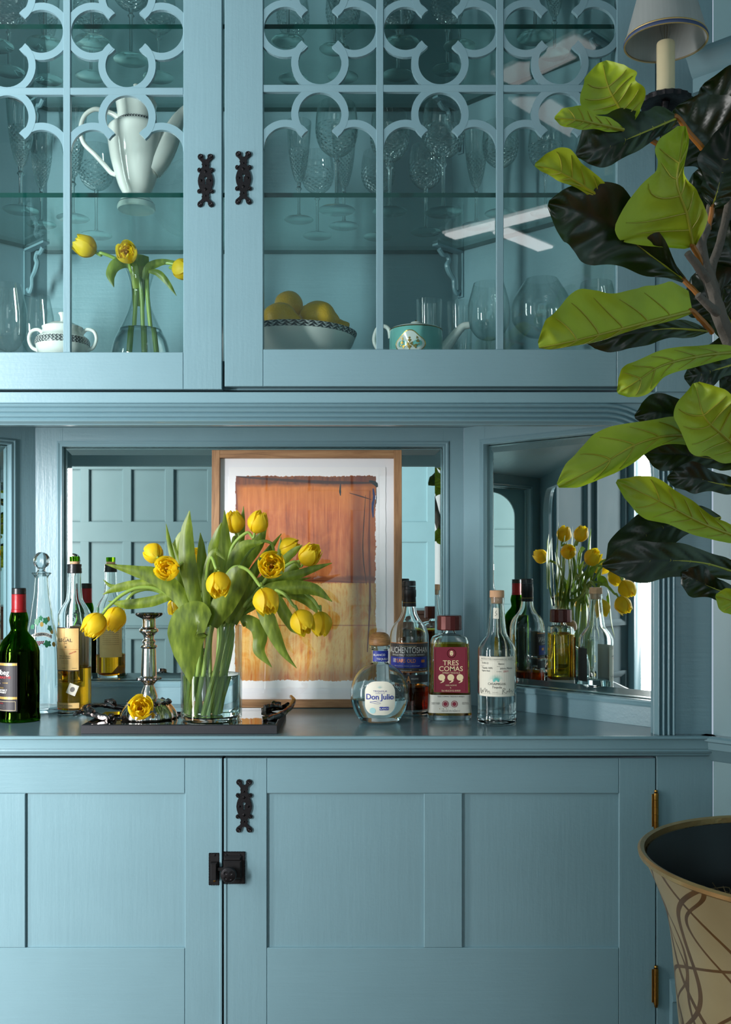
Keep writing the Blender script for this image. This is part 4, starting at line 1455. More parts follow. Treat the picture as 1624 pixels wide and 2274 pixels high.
class Bottle:
    def __init__(self, name, label, xc, Yc, rows, div, xmid, ybase, cat='bottle'):
        self.s = FPX / Yc * div                      # drawing units per metre
        p = P(xc, 1500, Yc)
        self.t = thing(name, label, cat, (p.x, Yc, CTL), rotz=-math.atan2(p.x, Yc) * 0)
        self.yb = ybase
        self.rows = rows

    def pr(self, rows):
        return [(r / self.s, (self.yb - y) / self.s) for r, y in rows]

    def z(self, y):
        return (self.yb - y) / self.s

    def rad(self, z):
        pts = self.prof
        for (r0, z0), (r1, z1) in zip(pts, pts[1:]):
            if min(z0, z1) <= z <= max(z0, z1) and z1 != z0:
                return r0 + (r1 - r0) * (z - z0) / (z1 - z0)
        return max(r for r, _ in pts)

    def glass(self, mat, t=0.0028, floor=0.008, n=48, sy=1.0):
        self.prof = smooth_prof(self.pr(self.rows), 4)
        self.sy = sy
        out = [(0, self.prof[0][1])] + self.prof
        inn = [(max(r - t, 0.002), max(z, floor)) for r, z in self.prof[::-1]] + [(0, floor)]
        part('glass', lathe(out + inn, n, sy=sy), mat, self.t, True, False)
        self.tk, self.fl = t, floor

    def liquid(self, mat, top, n=48):
        zt_ = self.z(top)
        pts = [(max(r - self.tk + 0.0002, 0.001), max(z, self.fl + 0.0002)) for r, z in self.prof if z < zt_]
        rt_ = self.rad(zt_) - self.tk + 0.0002
        part('liquid', lathe([(0, self.fl + 0.0002)] + pts + [(rt_, zt_ - 0.0008), (rt_ - 0.0012, zt_), (0, zt_)], n, sy=self.sy), mat, self.t, True, False)

    def turned(self, name, rows, mat, label=None, n=32, mod=None):
        return part(name, lathe(self.pr(rows), n, mod=mod), mat, self.t, True, False, label=label)

    def wrap(self, name, geo, mat, a0, zc, lift, parent=None, label=None):
        g = on_cyl(geo, self.rad, a0, lift, zc, self.sy)
        return part(name, g, mat, parent or self.t, world=False, label=label)

    def label(self, x0, x1, y0, y1, mat, a0=0.0, name='label', lab=None, lift=0.0005, parent=None, n=18):
        """paper label between drawing rows y0 > y1 (bottom, top), arc lengths x0..x1 in metres about angle a0"""
        zc = (self.z(y0) + self.z(y1)) / 2
        hh = abs(self.z(y1) - self.z(y0)) / 2
        return self.wrap(name, subdiv_rect(x0, x1, -hh, hh, n, 6), mat, a0, zc, lift, parent, lab)

    def text(self, body, row, height, a0, mat, parent, x=0.0, xs=1.0, bold=0.0, lift=0.001, align='CENTER', shear=0.0, space=1.0):
        """one line of lettering: cap height in drawing units, centred on the baseline row"""
        size = height / self.s / 0.70
        return self.wrap('lettering', text_geo(body, size, xs, bold, align, shear, space) if not x else
                         ([(px + x, py) for px, py in text_geo(body, size, xs, bold, align, shear, space)[0]], text_geo(body, size, xs, bold, align, shear, space)[1]),
                         mat, a0, self.z(row), lift, parent)


def bar2(x0, x1, y0, y1):
    return subdiv_rect(x0, x1, y0, y1, 14, 1)


# ---- dark green whisky bottle (drawing units: 4.06 per px)
b = Bottle('whisky_bottle', 'dark green whisky bottle with red foil neck and black label', 42, 2.333,
           [(178, 1735), (185, 1728), (185, 1695), (178, 1640), (180, 1500), (180, 1150), (176, 1100), (160, 1050), (130, 1000), (90, 955), (72, 920), (76, 880), (83, 835), (79, 800), (70, 765), (62, 740), (58, 640), (56, 600)], 4.06, 172, 1735)
b.glass('green_bottle', 0.0032)
b.liquid('dark_spirit', 1110)
b.turned('foil', [(66, 765), (68.5, 764), (66, 742), (66, 735), (63.5, 732), (64, 602), (62, 598)], 'red_foil', 'red foil neck sleeve')
b.turned('cap', [(0, 543), (58, 543), (63, 548), (64, 596), (60, 598), (0, 598)][::-1], 'black_plastic')
A = -0.55
lb = b.label(-0.054, 0.036, 1632, 1200, 'label_black', A, lab='black label with gold bands')
for y0, y1 in ((1226, 1205), (1524, 1503)):
    b.label(-0.054, 0.0355, y0, y1, 'gold_ink', A, 'gold_band', lift=0.0008, parent=lb)
b.text('Ardbeg', 1308, 44, A, 'white_ink', lb, x=-0.007, bold=0.008, xs=1.08)
b.text('WEE BEASTIE', 1341, 20, A, 'red_ink', lb, bold=0.012, xs=1.35, x=-0.006)
b.text('5', 1398, 38, A, 'white_ink', lb, bold=0.02, x=-0.010)
b.text('YEARS OLD', 1384, 8, A, 'gold_ink', lb, x=0.008)
b.text('The Ultimate', 1430, 15, A, 'gold_ink', lb, shear=0.3, x=-0.010)
b.text('ISLAY SINGLE MALT', 1452, 15, A, 'white_ink', lb, bold=0.006, x=-0.010)
b.text('SCOTCH WHISKY', 1472, 15, A, 'white_ink', lb, bold=0.006, x=-0.010)
b.text('GUARANTEED', 1566, 9, A, 'red_ink', lb, bold=0.006, x=-0.010, space=1.3)
for k, yy in enumerate((1580, 1592, 1606)):
    b.text('ARDBEG DISTILLERY LIMITED ISLE OF ISLAY', yy, 5, A, 'grey_ink', lb, x=-0.010)
zz = [b.z(1622), b.z(1546)]
for y0, y1 in ((1624, 1622), (1546, 1544)):
    b.label(-0.045, 0.032, y0, y1, 'cream_ink', A, 'rule', lift=0.0008, parent=lb)
b.label(0.0315, 0.032, 1624, 1544, 'cream_ink', A, 'rule', lift=0.0008, parent=lb, n=1)

# ---- enamelled decanter with ball stopper
d = Bottle('decanter', 'tall clear champagne decanter with cut ball stopper and enamelled vine', 92, 2.48,
           [(168, 1645), (175, 1638), (176, 1600), (175, 1400), (172, 1250), (163, 1100), (147, 1000), (125, 900), (103, 800), (90, 700), (74, 600), (66, 500), (62, 440), (72, 420), (84, 408), (88, 402), (78, 396)], 4.06, 343, 1645, 'decanter')
d.glass('clear_bottle', 0.0032, 0.012)
cut = lambda a, k, z: 1 + 0.035 * math.cos(10 * a)
d.turned('stopper', [(44, 430), (52, 405), (50, 395), (36, 385), (32, 365), (40, 350), (58, 338), (70, 310), (74, 285), (68, 255), (50, 230), (25, 216), (0, 213)], 'cut_stopper', 'facetted crystal ball stopper', 24, cut)
A = 0.30
vb = d.wrap('vine', polys(*[[(cx_ + r * math.cos(q) * (1 + 0.25 * math.cos(5 * q + k)), cz_ + r * math.sin(q) * (1 + 0.25 * math.cos(5 * q + k))) for q in [2 * PI * i / 15 for i in range(15)]]
                            for k, (cx_, cz_, r) in enumerate([(-0.012, 0.028, 0.008), (0.012, 0.030, 0.008), (0.022, 0.012, 0.007), (0.012, -0.024, 0.008), (-0.024, 0.016, 0.006), (-0.002, 0.036, 0.006)])]), plain('enamel_green', C(46, 120, 84), 0.4) and 'enamel_green', A, d.z(940), 0.0006)
d.wrap('scroll', polys([(0.030 * math.sin(q), -0.006 + 0.012 * math.cos(q * 1.2)) for q in [-1 + 0.2 * i for i in range(11)]] + [(0.027 * math.sin(q), -0.015 + 0.012 * math.cos(q * 1.2)) for q in [1 - 0.2 * i for i in range(11)]]), 'white_ink', A, d.z(950), 0.0009, vb)
d.wrap('grapes', polys(*[disc2(0.004 * i - 0.008 + 0.002 * (j % 2), -0.016 - 0.0035 * j, 0.002, 8) for j in range(3) for i in range(4 - j)]), plain('enamel_plum', C(104, 52, 58), 0.4) and 'enamel_plum', A, d.z(950), 0.0008, vb)
V, Fc = text_geo('CHAMPAGNE', 0.0085, 0.95, 0.01)
d.wrap('lettering', ([(x, y + 0.0005 - 12.0 * x * x - 0.002) for x, y in V], Fc), 'black_ink', A, d.z(950), 0.0013, vb)
d.wrap('vine_gold', polys(*[disc2(x_, z_, 0.006, 9, 0.8) for x_, z_ in ((0.001, 0.022), (0.026, 0.004), (0.027, -0.026), (0.022, 0.034))]), 'gold_ink', A, d.z(940), 0.0005, vb)

# ---- amber mezcal bottle
m = Bottle('mezcal_bottle', 'tall clear bottle of amber mezcal with parchment label and black wax collar', 165.5, 2.44,
           [(138, 1665), (146, 1655), (148, 1635), (148, 1200), (148, 820), (140, 755), (112, 702), (82, 655), (70, 610), (62, 520), (60, 420), (60, 395)], 4.06, 672, 1665)
m.glass('clear_bottle', 0.003, 0.012)
m.liquid('amber_spirit', 1240)
m.turned('wax_collar', [(60, 402), (66, 398), (63, 372), (65, 362), (60, 350), (64, 330), (62, 320), (50, 317)], 'black_plastic', 'glossy black wax collar')
m.turned('cork', [(46, 320), (46, 296), (44, 294)], 'cork')
m.turned('stopper', [(45, 300), (47, 270), (46, 250), (0, 248)], 'green_bottle', 'green glass stopper top')
A = -0.36
lb = m.label(-0.035, 0.035, 1268, 884, 'label_parchment', A, lab='burnt-edged parchment label')
for x0, x1, y0, y1 in ((-0.0355, 0.0355, 1270, 1262), (-0.0355, 0.0355, 890, 882), (0.0338, 0.0355, 1268, 884), (-0.0355, -0.0338, 1268, 884)):
    m.label(x0, x1, y0, y1, 'dark_wood', A, 'burnt_edge', lift=0.0007, parent=lb)
for x0, x1, y0, y1 in ((-0.0335, 0.0335, 1079, 1077), (-0.0003, 0.0003, 1262, 890)):
    m.label(x0, x1, y0, y1, 'copper_ink', A, 'fold', lift=0.0007, parent=lb)
m.text('MEZCAL', 974, 7, A, 'black_ink', lb, x=0.004)
m.text('ILEGAL', 1010, 30, A, 'black_ink', lb, bold=0.004, xs=1.12, x=0.0)
m.text('JOVEN', 1026, 7, A, 'black_ink', lb, x=0.004)
m.wrap('emblem', polys(*[[(0.004 + 0.0035 * math.sin(q) * r, 0.0035 * math.cos(q) * r) for r, q in ((0.25, w - 0.5), (1.0, w), (0.25, w + 0.5))] for w in [2 * PI * i / 8 for i in range(8)]]), 'black_ink', A, m.z(1056), 0.001, lb)
V, Fc = text_geo('DRINKING IS', 0.0032, 1.1)
rot = lambda g, a: ([(x * math.cos(a) - y * math.sin(a), x * math.sin(a) + y * math.cos(a)) for x, y in g[0]], g[1])
m.wrap('stamp', (lambda g: ([(x + 0.021, y) for x, y in g[0]], g[1]))(rot(joinall(([Vector(v) for v in text_geo('FRAGIL', 0.0045, 1.2, 0.004)[0]], text_geo('FRAGIL', 0.0045, 1.2, 0.004)[1])), 0.4)), 'red_ink', A, m.z(1110), 0.001, lb)
for yy, tx in ((1140, 'Hecho en Oaxaca'), (1158, 'por mano de obra')):
    m.text(tx, yy, 11, A, 'black_ink', lb, x=0.0, shear=0.35)
for yy in (1180, 1192, 1206):
    m.text('ALC 40% VOL 750 ML', yy, 5.5, A, 'black_ink', lb, x=0.002)
m.text('750 ML', 1248, 7, A, 'black_ink', lb, x=-0.024)
m.text('MEXICO', 1248, 7, A, 'black_ink', lb, x=0.0)
m.text('OAXACA', 1248, 7, A, 'black_ink', lb, x=0.024)
lb = m.label(-0.035, 0.035, 1600, 1552, 'label_parchment', A, lab='narrow parchment band')
m.text('MEZCAL ARTESANAL', 1582, 10, A, 'black_ink', lb, x=0.002)
m.text('100% AGAVE', 1596, 8, A, 'black_ink', lb, x=0.002)
A = 0.15
st = m.wrap('stamp_label', rot(subdiv_rect(-0.011, 0.011, -0.0125, 0.0125, 6, 6), -0.4), 'label_cream', A, m.z(1432), 0.0006, None, 'small postage stamp label')
m.wrap('stamp_print', rot(polys(rect2(-0.009, 0.009, -0.0105, 0.0105)), -0.4), 'label_silver', A, m.z(1432), 0.0008, st)
m.wrap('stamp_figure', rot(polys(disc2(0, 0, 0.006, 18, 0.85)), -0.4), 'grey_ink', A, m.z(1432), 0.001, st)
mbk = m.label(-0.032, 0.032, 1268, 884, 'label_parchment', PI - 0.25, 'back_label', 'parchment back label')
for i in range(12):
    m.text('HANDCRAFTED IN OAXACA FROM AGAVE', 920 + i * 20, 6, PI - 0.25, 'black_ink', mbk)

# ---- silver candlestick (on the tray, see below)
TRZ = CT + 0.0195
cs_s = FPX / 2.24 * 4.06
p_ = P(331, 1500, 2.24)
cs = thing('candlestick', 'silver baluster candlestick with lobed foot and leafy candle socket', 'candlestick', (p_.x, 2.24, TRZ + 0.0006))
cr = lambda rows: [(r / cs_s, (1700 - y) / cs_s) for r, y in rows]
lob = lambda n, d_, ph=0.0: (lambda a, k, z: 1 + d_ * math.cos(n * a + ph))
part('foot', lathe(smooth_prof(cr([(242, 1700), (250, 1688), (246, 1665), (238, 1640), (222, 1612), (196, 1578), (165, 1552), (128, 1540), (100, 1534), (80, 1526)]), 4), 72, mod=lambda a, k, z: 1 + (0.035 * math.cos(12 * a) if z < 0.035 else 0)), 'silver', cs, True, False, label='lobed silver foot')
part('foot_scrolls', joinall(*[(lambda a: ([Vector((0.043 * math.cos(a), 0.043 * math.sin(a), 0.034)) + v for v in lathe([(0, -0.006), (0.006, -0.002), (0.007, 0.002), (0, 0.006)], 8)[0]], lathe([(0, -0.006), (0.006, -0.002), (0.007, 0.002), (0, 0.006)], 8)[1]))(2 * PI * i / 12) for i in range(12)]), 'silver_dark', cs, True, False)
part('stem', lathe(smooth_prof(cr([(80, 1527), (76, 1500), (62, 1455), (46, 1415), (44, 1400), (60, 1385)]), 4) + cr([(62, 1378), (82, 1366), (98, 1352), (100, 1340), (80, 1330), (70, 1322), (70, 1310), (62, 1075), (72, 1068), (76, 1056), (72, 1046)]) + smooth_prof(cr([(58, 1040), (54, 1030), (62, 1012), (50, 996), (45, 984), (50, 958), (66, 938), (84, 925), (85, 902), (66, 886), (60, 870), (58, 820), (62, 800)]), 4), 40), 'silver', cs, True, False)
part('flange', lathe(cr([(70, 1366), (108, 1352), (106, 1338), (72, 1330)]), 48, mod=lob(16, 0.05)), 'silver_dark', cs, True, False)
part('socket_rim', lathe(cr([(60, 806), (80, 796), (106, 782), (118, 766), (112, 754), (96, 756), (70, 764), (52, 770), (50, 800)]), 60, mod=lob(10, 0.07)), 'silver_dark', cs, True, False, label='leafy cast socket rim')

# ---- black tray with silver twig handles
TX0, TX1, TY0, TY1 = (180 - CX) * 2.148 / FPX, (615 - CX) * 2.148 / FPX, 2.148, 2.40
tray = thing('serving_tray', 'black stone serving tray with polished top and two silver twig handles', 'tray', ((TX0 + TX1) / 2, (TY0 + TY1) / 2, CTL))
TF = Frame((0, 0, CTL), (1, 0, 0), (0, 1, 0), (0, 0, 1))
part('slab', fbox(TF, TX0, TX1, TY0, TY1, 0, 0.0175, 0.001), 'black_stone', tray)
part('top_plate', fbox(TF, TX0 + 0.003, TX1 - 0.003, TY0 + 0.003, TY1 - 0.003, 0.0176, 0.0188, 0.0004), 'black_gloss', tray, label='mirror-polished black top')


def knobbly(pts, rad, n=9, amp=0.25, seed=0.0):
    V, Fc = tube(spline(pts, 8), rad, n)
    c = sum((Vector(v) for v in V), Vector()) / len(V)
    out = []
    ctr = spline(pts, 8)
    for i, v in enumerate(V):
        q = ctr[i // n]
        out.append(q + (v - q) * (1 + amp * mnoise.noise(v * 130 + Vector((seed, 0, 0)))))
    return out, Fc


def twig_handle(side):
    xe = TX0 if side < 0 else TX1
    z = TRZ
    f = lambda dx, y, dz: Vector((xe + side * dx, y, z + dz))
    gs = []
    if side < 0:
        gs.append(knobbly([f(-0.075, 2.32, 0.002), f(-0.04, 2.33, 0.010), f(0.0, 2.325, 0.016), f(0.024, 2.30, 0.018), f(0.030, 2.27, 0.014), f(0.018, 2.235, 0.012), f(-0.005, 2.215, 0.012), f(-0.045, 2.205, 0.002)], [0.0078, 0.0059, 0.0052, 0.0059, 0.0052, 0.0065, 0.0078], 9, 0.3, 1))
        gs.append(knobbly([f(-0.03, 2.33, 0.012), f(-0.022, 2.325, 0.024), f(-0.005, 2.32, 0.026)], [0.0039, 0.0065, 0.0039], 8, 0.5, 3))
        gs.append(knobbly([f(-0.01, 2.215, 0.014), f(-0.002, 2.21, 0.022), f(0.010, 2.215, 0.024)], [0.0052, 0.0072, 0.0039], 8, 0.5, 5))
        gs.append(knobbly([f(0.024, 2.25, 0.013), f(0.036, 2.24, 0.010), f(0.04, 2.235, 0.006)], [0.0039, 0.0052, 0.0026], 8, 0.4, 6))
        gs.append(knobbly([f(-0.04, 2.208, 0.004), f(-0.05, 2.20, 0.010), f(-0.052, 2.205, 0.014)], [0.0052, 0.0065, 0.0026], 8, 0.4, 7))
    else:
        gs.append(knobbly([f(-0.035, 2.20, 0.002), f(-0.018, 2.205, 0.005), f(0.002, 2.225, 0.010), f(0.020, 2.26, 0.020), f(0.024, 2.30, 0.030), f(0.016, 2.335, 0.034)], [0.0072, 0.0059, 0.0065, 0.0059, 0.0052, 0.0039], 9, 0.3, 2))
        gs.append(knobbly([f(-0.05, 2.345, 0.002), f(-0.03, 2.34, 0.006), f(-0.005, 2.33, 0.010), f(0.012, 2.31, 0.020)], [0.0072, 0.0065, 0.0059, 0.0052], 9, 0.3, 4))
        gs.append(knobbly([f(-0.04, 2.30, 0.014), f(-0.022, 2.31, 0.016), f(-0.004, 2.318, 0.012)], [0.0065, 0.0052, 0.0052], 8, 0.4, 8))
        gs.append(knobbly([f(-0.03, 2.315, 0.010), f(-0.02, 2.32, 0.020), f(-0.006, 2.322, 0.018)], [0.0046, 0.0065, 0.0039], 8, 0.5, 9))
    part('handle', joinall(*gs), 'silver_dark', tray, smooth=True, label='silver twig-shaped handle')


twig_handle(-1)
twig_handle(1)

# ---- cylinder vase
VC = Vector(((470 - CX) * 2.224 / FPX, 2.224, TRZ + 0.0006))
VR, VH, VW = 0.0653, 0.202, 0.097
vase = thing('glass_vase', 'clear glass cylinder vase half full of water holding yellow tulips', 'vase', VC)
part('glass', lathe([(0, 0), (VR - 0.004, 0), (VR, 0.004), (VR, VH - 0.001), (VR - 0.001, VH), (VR - 0.0025, VH), (VR - 0.003, VH - 0.001), (VR - 0.003, 0.013), (VR - 0.006, 0.010), (0, 0.010)], 56), 'vase_glass', vase, True, False)
part('water', lathe([(0, 0.0102), (VR - 0.0062, 0.0102), (VR - 0.0032, 0.0132), (VR - 0.0032, VW - 0.0005), (VR - 0.005, VW - 0.001), (0, VW - 0.001)], 56), 'water', vase, True, False)
part('base_disc', lathe([(0, 0.0008), (VR - 0.006, 0.0008), (VR - 0.004, 0.005), (VR - 0.007, 0.0094), (0, 0.0094)], 48), 'clear_bottle', vase, True, False)

# ---- framed print leaning on the mirror
FY0, FY1 = 2.530, 2.558                              # front face at foot and at top
FZ0, FZ1 = CTL, CAMZ - (1000 - HY) * FY1 / FPX
ang = math.atan2(FY1 - FY0, FZ1 - FZ0)
FH = (FZ1 - FZ0) / math.cos(ang)
pic = thing('framed_print', 'rust and amber abstract print in a light oak frame leaning on the mirror', 'picture', ((681 - CX) * 2.545 / FPX, FY0, FZ0))
pic.rotation_euler = (-ang, 0, 0)
PW = 424 / (FPX / 2.545)
LF = Frame((0, 0, 0.0008), (1, 0, 0), (0, 0, 1), (0, -1, 0))
bw, T0 = 0.0195, -0.022
hw_ = PW / 2
lp = lambda n_, g, m_, **k: part(n_, g, m_, pic, world=False, **k)
lp('frame_side', fbox(LF, -hw_, -hw_ + bw, 0, FH, T0, 0.0, 0.0008), 'oak')
lp('frame_side', fbox(LF, hw_ - bw, hw_, 0, FH, T0, 0.0, 0.0008), 'oak')
lp('frame_rail', fbox(LF, -hw_ + bw, hw_ - bw, 0, bw, T0, -0.0002, 0.0008), 'oak_level')
lp('frame_rail', fbox(LF, -hw_ + bw, hw_ - bw, FH - bw, FH, T0, -0.0002, 0.0008), 'oak_level')
lp('mount', fbox(LF, -hw_ + bw, hw_ - bw, bw, FH - bw, T0, -0.015, 0.0), 'mat_white')
pu = lambda x: (x - 681) * 2.545 / FPX              # photo column -> picture coordinate
pv = lambda y: FH * (1572 - y) / 572.0
deck = []
x0, x1, y0, y1 = pu(506), pu(857), pv(1530), pv(1037)
for k in range(40):
    deck.append((x1 + 0.0016 * mnoise.noise((k * 0.7, 1, 0)), y0 + (y1 - y0) * k / 39))
for k in range(40):
    deck.append((x0 + 0.0016 * mnoise.noise((k * 0.7, 5, 0)), y1 + (y0 - y1) * k / 39))
pp = lp('paper', prism(LF, deck, -0.0148, -0.0135), 'paper_white')
a0, a1, b0_, b1_ = pu(515), pu(842), pv(1520), pv(1050)
me = mesh_data('painted_wash', [LF(a0, b0_, -0.0131), LF(a1, b0_, -0.0131), LF(a1, b1_, -0.0131), LF(a0, b1_, -0.0131)], [(0, 1, 2, 3)], 'stained_print', fix=False)
uv = me.uv_layers.new(name='UVMap')
for i, c in enumerate([(0, 0), (1, 0), (1, 1), (0, 1)]):
    uv.data[i].uv = c
ws = put('painted_wash', me, pp)
# dark brush marks on the print


def stroke(pts, w, mat):
    pts = [Vector((pu(x), pv(y), 0)) for x, y in pts]
    pts = spline(pts, 5)
    V, Fc = [], []
    n = len(pts)
    for i, q in enumerate(pts):
        tt = (pts[min(i + 1, n - 1)] - pts[max(i - 1, 0)]).normalized()
        sd = Vector((-tt.y, tt.x, 0)) * (w * (0.35 + 0.65 * math.sin(PI * (i + 0.5) / n)) * (1 + 0.4 * mnoise.noise((q.x * 300, q.y * 300, 0))))
        for s in (-1, 1):
            qq = q + sd * s
            V.append(LF(qq.x, qq.y, -0.0128))
    Fc = [(2 * i, 2 * i + 1, 2 * i + 3, 2 * i + 2) for i in range(n - 1)]
    lpart = part('brush_mark', (V, Fc), mat, pp, world=False)


plain('wash_ink', C(74, 34, 18), 0.8)
plain('wash_blue', C(34, 40, 92), 0.8)
plain('wash_rust', C(122, 52, 20), 0.8)
stroke([(756, 1075), (755, 1090), (756, 1101)], 0.0022, 'black_ink')
stroke([(524, 1058), (600, 1064), (700, 1070), (790, 1072), (835, 1072)], 0.0036, 'wash_ink')
stroke([(820, 1068), (834, 1074), (838, 1082)], 0.0045, 'black_ink')
stroke([(829, 1085), (831, 1105), (828, 1125), (829, 1150)], 0.0032, 'wash_blue')
stroke([(836, 1085), (836, 1110), (832, 1130)], 0.001, 'black_ink')
stroke([(776, 1095), (800, 1102), (825, 1110)], 0.0014, 'wash_ink')
stroke([(521, 1070), (524, 1150), (517, 1260), (520, 1350)], 0.0022, 'wash_rust')
stroke([(822, 1090), (820, 1200), (822, 1330), (816, 1450)], 0.0026, 'wash_rust')
stroke([(812, 1100), (806, 1220), (814, 1300)], 0.0012, 'wash_ink')
stroke([(640, 1290), (720, 1292), (812, 1296)], 0.0016, 'wash_rust')
lp('glazing', fbox(LF, -hw_ + bw, hw_ - bw, bw, FH - bw, -0.0085, -0.0075, 0.0), 'picture_glass')

# ---- squat tequila bottle with wooden ball stopper (drawing units 3.867 per px)
q = Bottle('tequila_bottle', 'squat round tequila bottle with wooden knob stopper and pale oval label', 843.5, 2.31,
           [(120, 1286), (150, 1282), (178, 1258), (215, 1200), (243, 1120), (250, 1050), (243, 975), (215, 900), (170, 840), (115, 802), (78, 785), (69, 765), (68, 700), (70, 665), (88, 652), (92, 640), (84, 630)], 3.867, 322, 1286)
q.glass('blue_clear_bottle', 0.003, 0.014, sy=0.8)
q.liquid('clear_spirit', 1085)
q.turned('stopper', [(60, 634), (90, 622), (94, 596), (90, 566), (76, 538), (48, 520), (0, 514)], 'turned_wood', 'turned wooden knob stopper')
nb = q.label(-0.016, 0.026, 764, 672, 'label_blue', 0.0, 'neck_label', 'blue neck label', lift=0.0016)
q.text('BLANCO', 715, 17, 0.0, 'white_ink', nb, x=-0.0012, bold=0.01, lift=0.0022)
q.text('TEQUILA', 750, 17, 0.0, 'white_ink', nb, x=0.006, bold=0.01, lift=0.0022)


def flat_wrap(bt, geo, zc, lift):
    """drawing laid on the front of a squashed round bottle"""
    V, Fc = geo
    out = []
    for x, z in V:
        r = bt.rad(z + zc)
        y = -math.sqrt(max(r * r - x * x, 1e-8)) * bt.sy - lift
        out.append(Vector((x, y, z + zc)))
    return out, Fc


def rrect(w, h, r, n=8):
    pts = []
    for cx_, cz_, a in ((w - r, h - r, 0), (-w + r, h - r, PI / 2), (-w + r, -h + r, PI), (w - r, -h + r, 1.5 * PI)):
        pts += arc_pts(cx_, cz_, r, a, a + PI / 2, n)
    return pts


def disc_grid(outline, rings=6):
    n = len(outline)
    V = [(0, 0)]
    for k in range(1, rings + 1):
        V += [(x * k / rings, z * k / rings) for x, z in outline]
    Fc = [(0, 1 + i, 1 + (i + 1) % n) for i in range(n)]
    for k in range(rings - 1):
        Fc += [(1 + k * n + i, 1 + (k + 1) * n + i, 1 + (k + 1) * n + (i + 1) % n, 1 + k * n + (i + 1) % n) for i in range(n)]
    return V, Fc


u_ = 1 / q.s
zl = q.z(1062)
ol = part('label', flat_wrap(q, disc_grid(rrect(127 * u_, 143 * u_, 90 * u_)), zl, 0.0010), 'label_cream', q.t, True, False, label='cream rounded label with blue lettering')


def qtext(body, row, cap, mat, x=0.0, **kw):
    V, Fc = text_geo(body, cap * u_ / 0.7, **kw)
    part('lettering', flat_wrap(q, ([(a_ + x * u_, b_ + q.z(row) - zl) for a_, b_ in V], Fc), zl, 0.0016), mat, ol, world=False)


qtext('TEQUILA', 1006, 14, 'blue_ink', xs=1.25, space=1.2)
qtext('RESERVA DE', 1020, 6, 'blue_ink', xs=1.3, space=1.3)
qtext('Don', 1068, 46, 'blue_ink', x=-64, bold=0.012, xs=0.95)
qtext('Julio', 1068, 46, 'blue_ink', x=62, bold=0.012, xs=0.95)
part('flourish', flat_wrap(q, polys(*[[(x * u_ - 40 * u_, (q.z(1090 + dy) - zl) + math.sin(x / 22 + dy) * 5 * u_ + s_ * 1.2 * u_) for x, s_ in [(xx, -1) for xx in range(-45, 46, 6)] + [(xx, 1) for xx in range(45, -46, -6)]] for dy in (-6, 2, 10)]), zl, 0.0016), 'blue_ink', ol, world=False)
part('agave', flat_wrap(q, polys(*[[((-3 + 4 * math.sin(w - 0.3)) * u_, q.z(975) - zl + 4 * math.cos(w - 0.3) * u_), ((-3 + 34 * math.sin(w)) * u_, q.z(975) - zl + 34 * math.cos(w) * u_), ((-3 + 4 * math.sin(w + 0.3)) * u_, q.z(975) - zl + 4 * math.cos(w + 0.3) * u_)] for w in [-1.2 + 0.4 * i for i in range(7)]]), zl, 0.0016), 'pale_teal_ink', ol, world=False)
part('badge', flat_wrap(q, disc_grid([(x + 34 * u_, z + q.z(1146) - zl) if False else (x, z) for x, z in rrect(42 * u_, 15 * u_, 9 * u_, 4)], 2), zl, 0.0014) if False else
     flat_wrap(q, ([(x + 35 * u_, z + q.z(1146) - zl) for x, z in disc_grid(rrect(42 * u_, 15 * u_, 9 * u_, 4), 2)[0]], disc_grid(rrect(42 * u_, 15 * u_, 9 * u_, 4), 2)[1]), zl, 0.0014), 'label_blue', ol, world=False)
V, Fc = text_geo('BLANCO', 14 * u_ / 0.7, 1.1, 0.012)
part('lettering', flat_wrap(q, ([(a_ + 35 * u_, b_ + q.z(1153) - zl) for a_, b_ in V], Fc), zl, 0.002), 'white_ink', ol, world=False)
part('seal', flat_wrap(q, polys(disc2(-62 * u_, q.z(1165) - zl, 26 * u_)), zl, 0.0014), 'pale_teal_ink', ol, world=False)
V, Fc = text_geo('TEQUILA DON JULIO', 34 * u_ / 0.7, 0.9, 0.0)
part('embossing', flat_wrap(q, ([(a_ * 0.85, b_ * 0.8 + q.z(905) - zl - a_ * a_ * 10.0) for a_, b_ in V], Fc), zl, 0.0007), 'blue_clear_bottle', q.t, world=False, label='embossed lettering on the shoulder')

# ---- single malt bottle with grey and blue label
w = Bottle('single_malt_bottle', 'clear whisky bottle with black sleeve and grey and blue label', 909, 2.433,
           [(160, 1206), (168, 1196), (170, 1170), (170, 900), (169, 580), (165, 520), (150, 470), (125, 430), (97, 400), (68, 345), (58, 285), (54, 200), (52, 120)], 3.867, 577, 1206)
w.glass('clear_bottle', 0.003, 0.014)
w.liquid('brown_spirit', 962)
w.turned('sleeve', [(59, 284), (60, 280), (57, 205), (60, 200), (60, 142), (56, 138), (57, 112)], 'black_plastic', 'black neck sleeve')
w.turned('cap', [(0, 64), (50, 64), (56, 69), (57, 108), (0, 110)][::-1], 'black_plastic')
w.turned('sleeve_lines', [(58.5, 252), (60.5, 250), (58.5, 248)], 'gold_ink')
A = -0.04
lb = w.label(-0.054, 0.054, 832, 584, 'label_grey', A, lab='dark grey label with blue panel')
for y0, y1 in ((832, 826), (590, 584)):
    w.label(-0.054, 0.054, y0, y1, 'copper_ink', A, 'rule', lift=0.0008, parent=lb)
w.label(-0.052, 0.049, 797, 704, 'label_blue', A, 'blue_panel', lift=0.0008, parent=lb)
w.text('THE TRIPLE DISTILLED', 618, 9, A, 'cream_ink', lb, xs=1.15, x=-0.003)
w.text('AUCHENTOSHAN', 670, 50, A, 'white_ink', lb, xs=0.66, bold=0.004, x=-0.002)
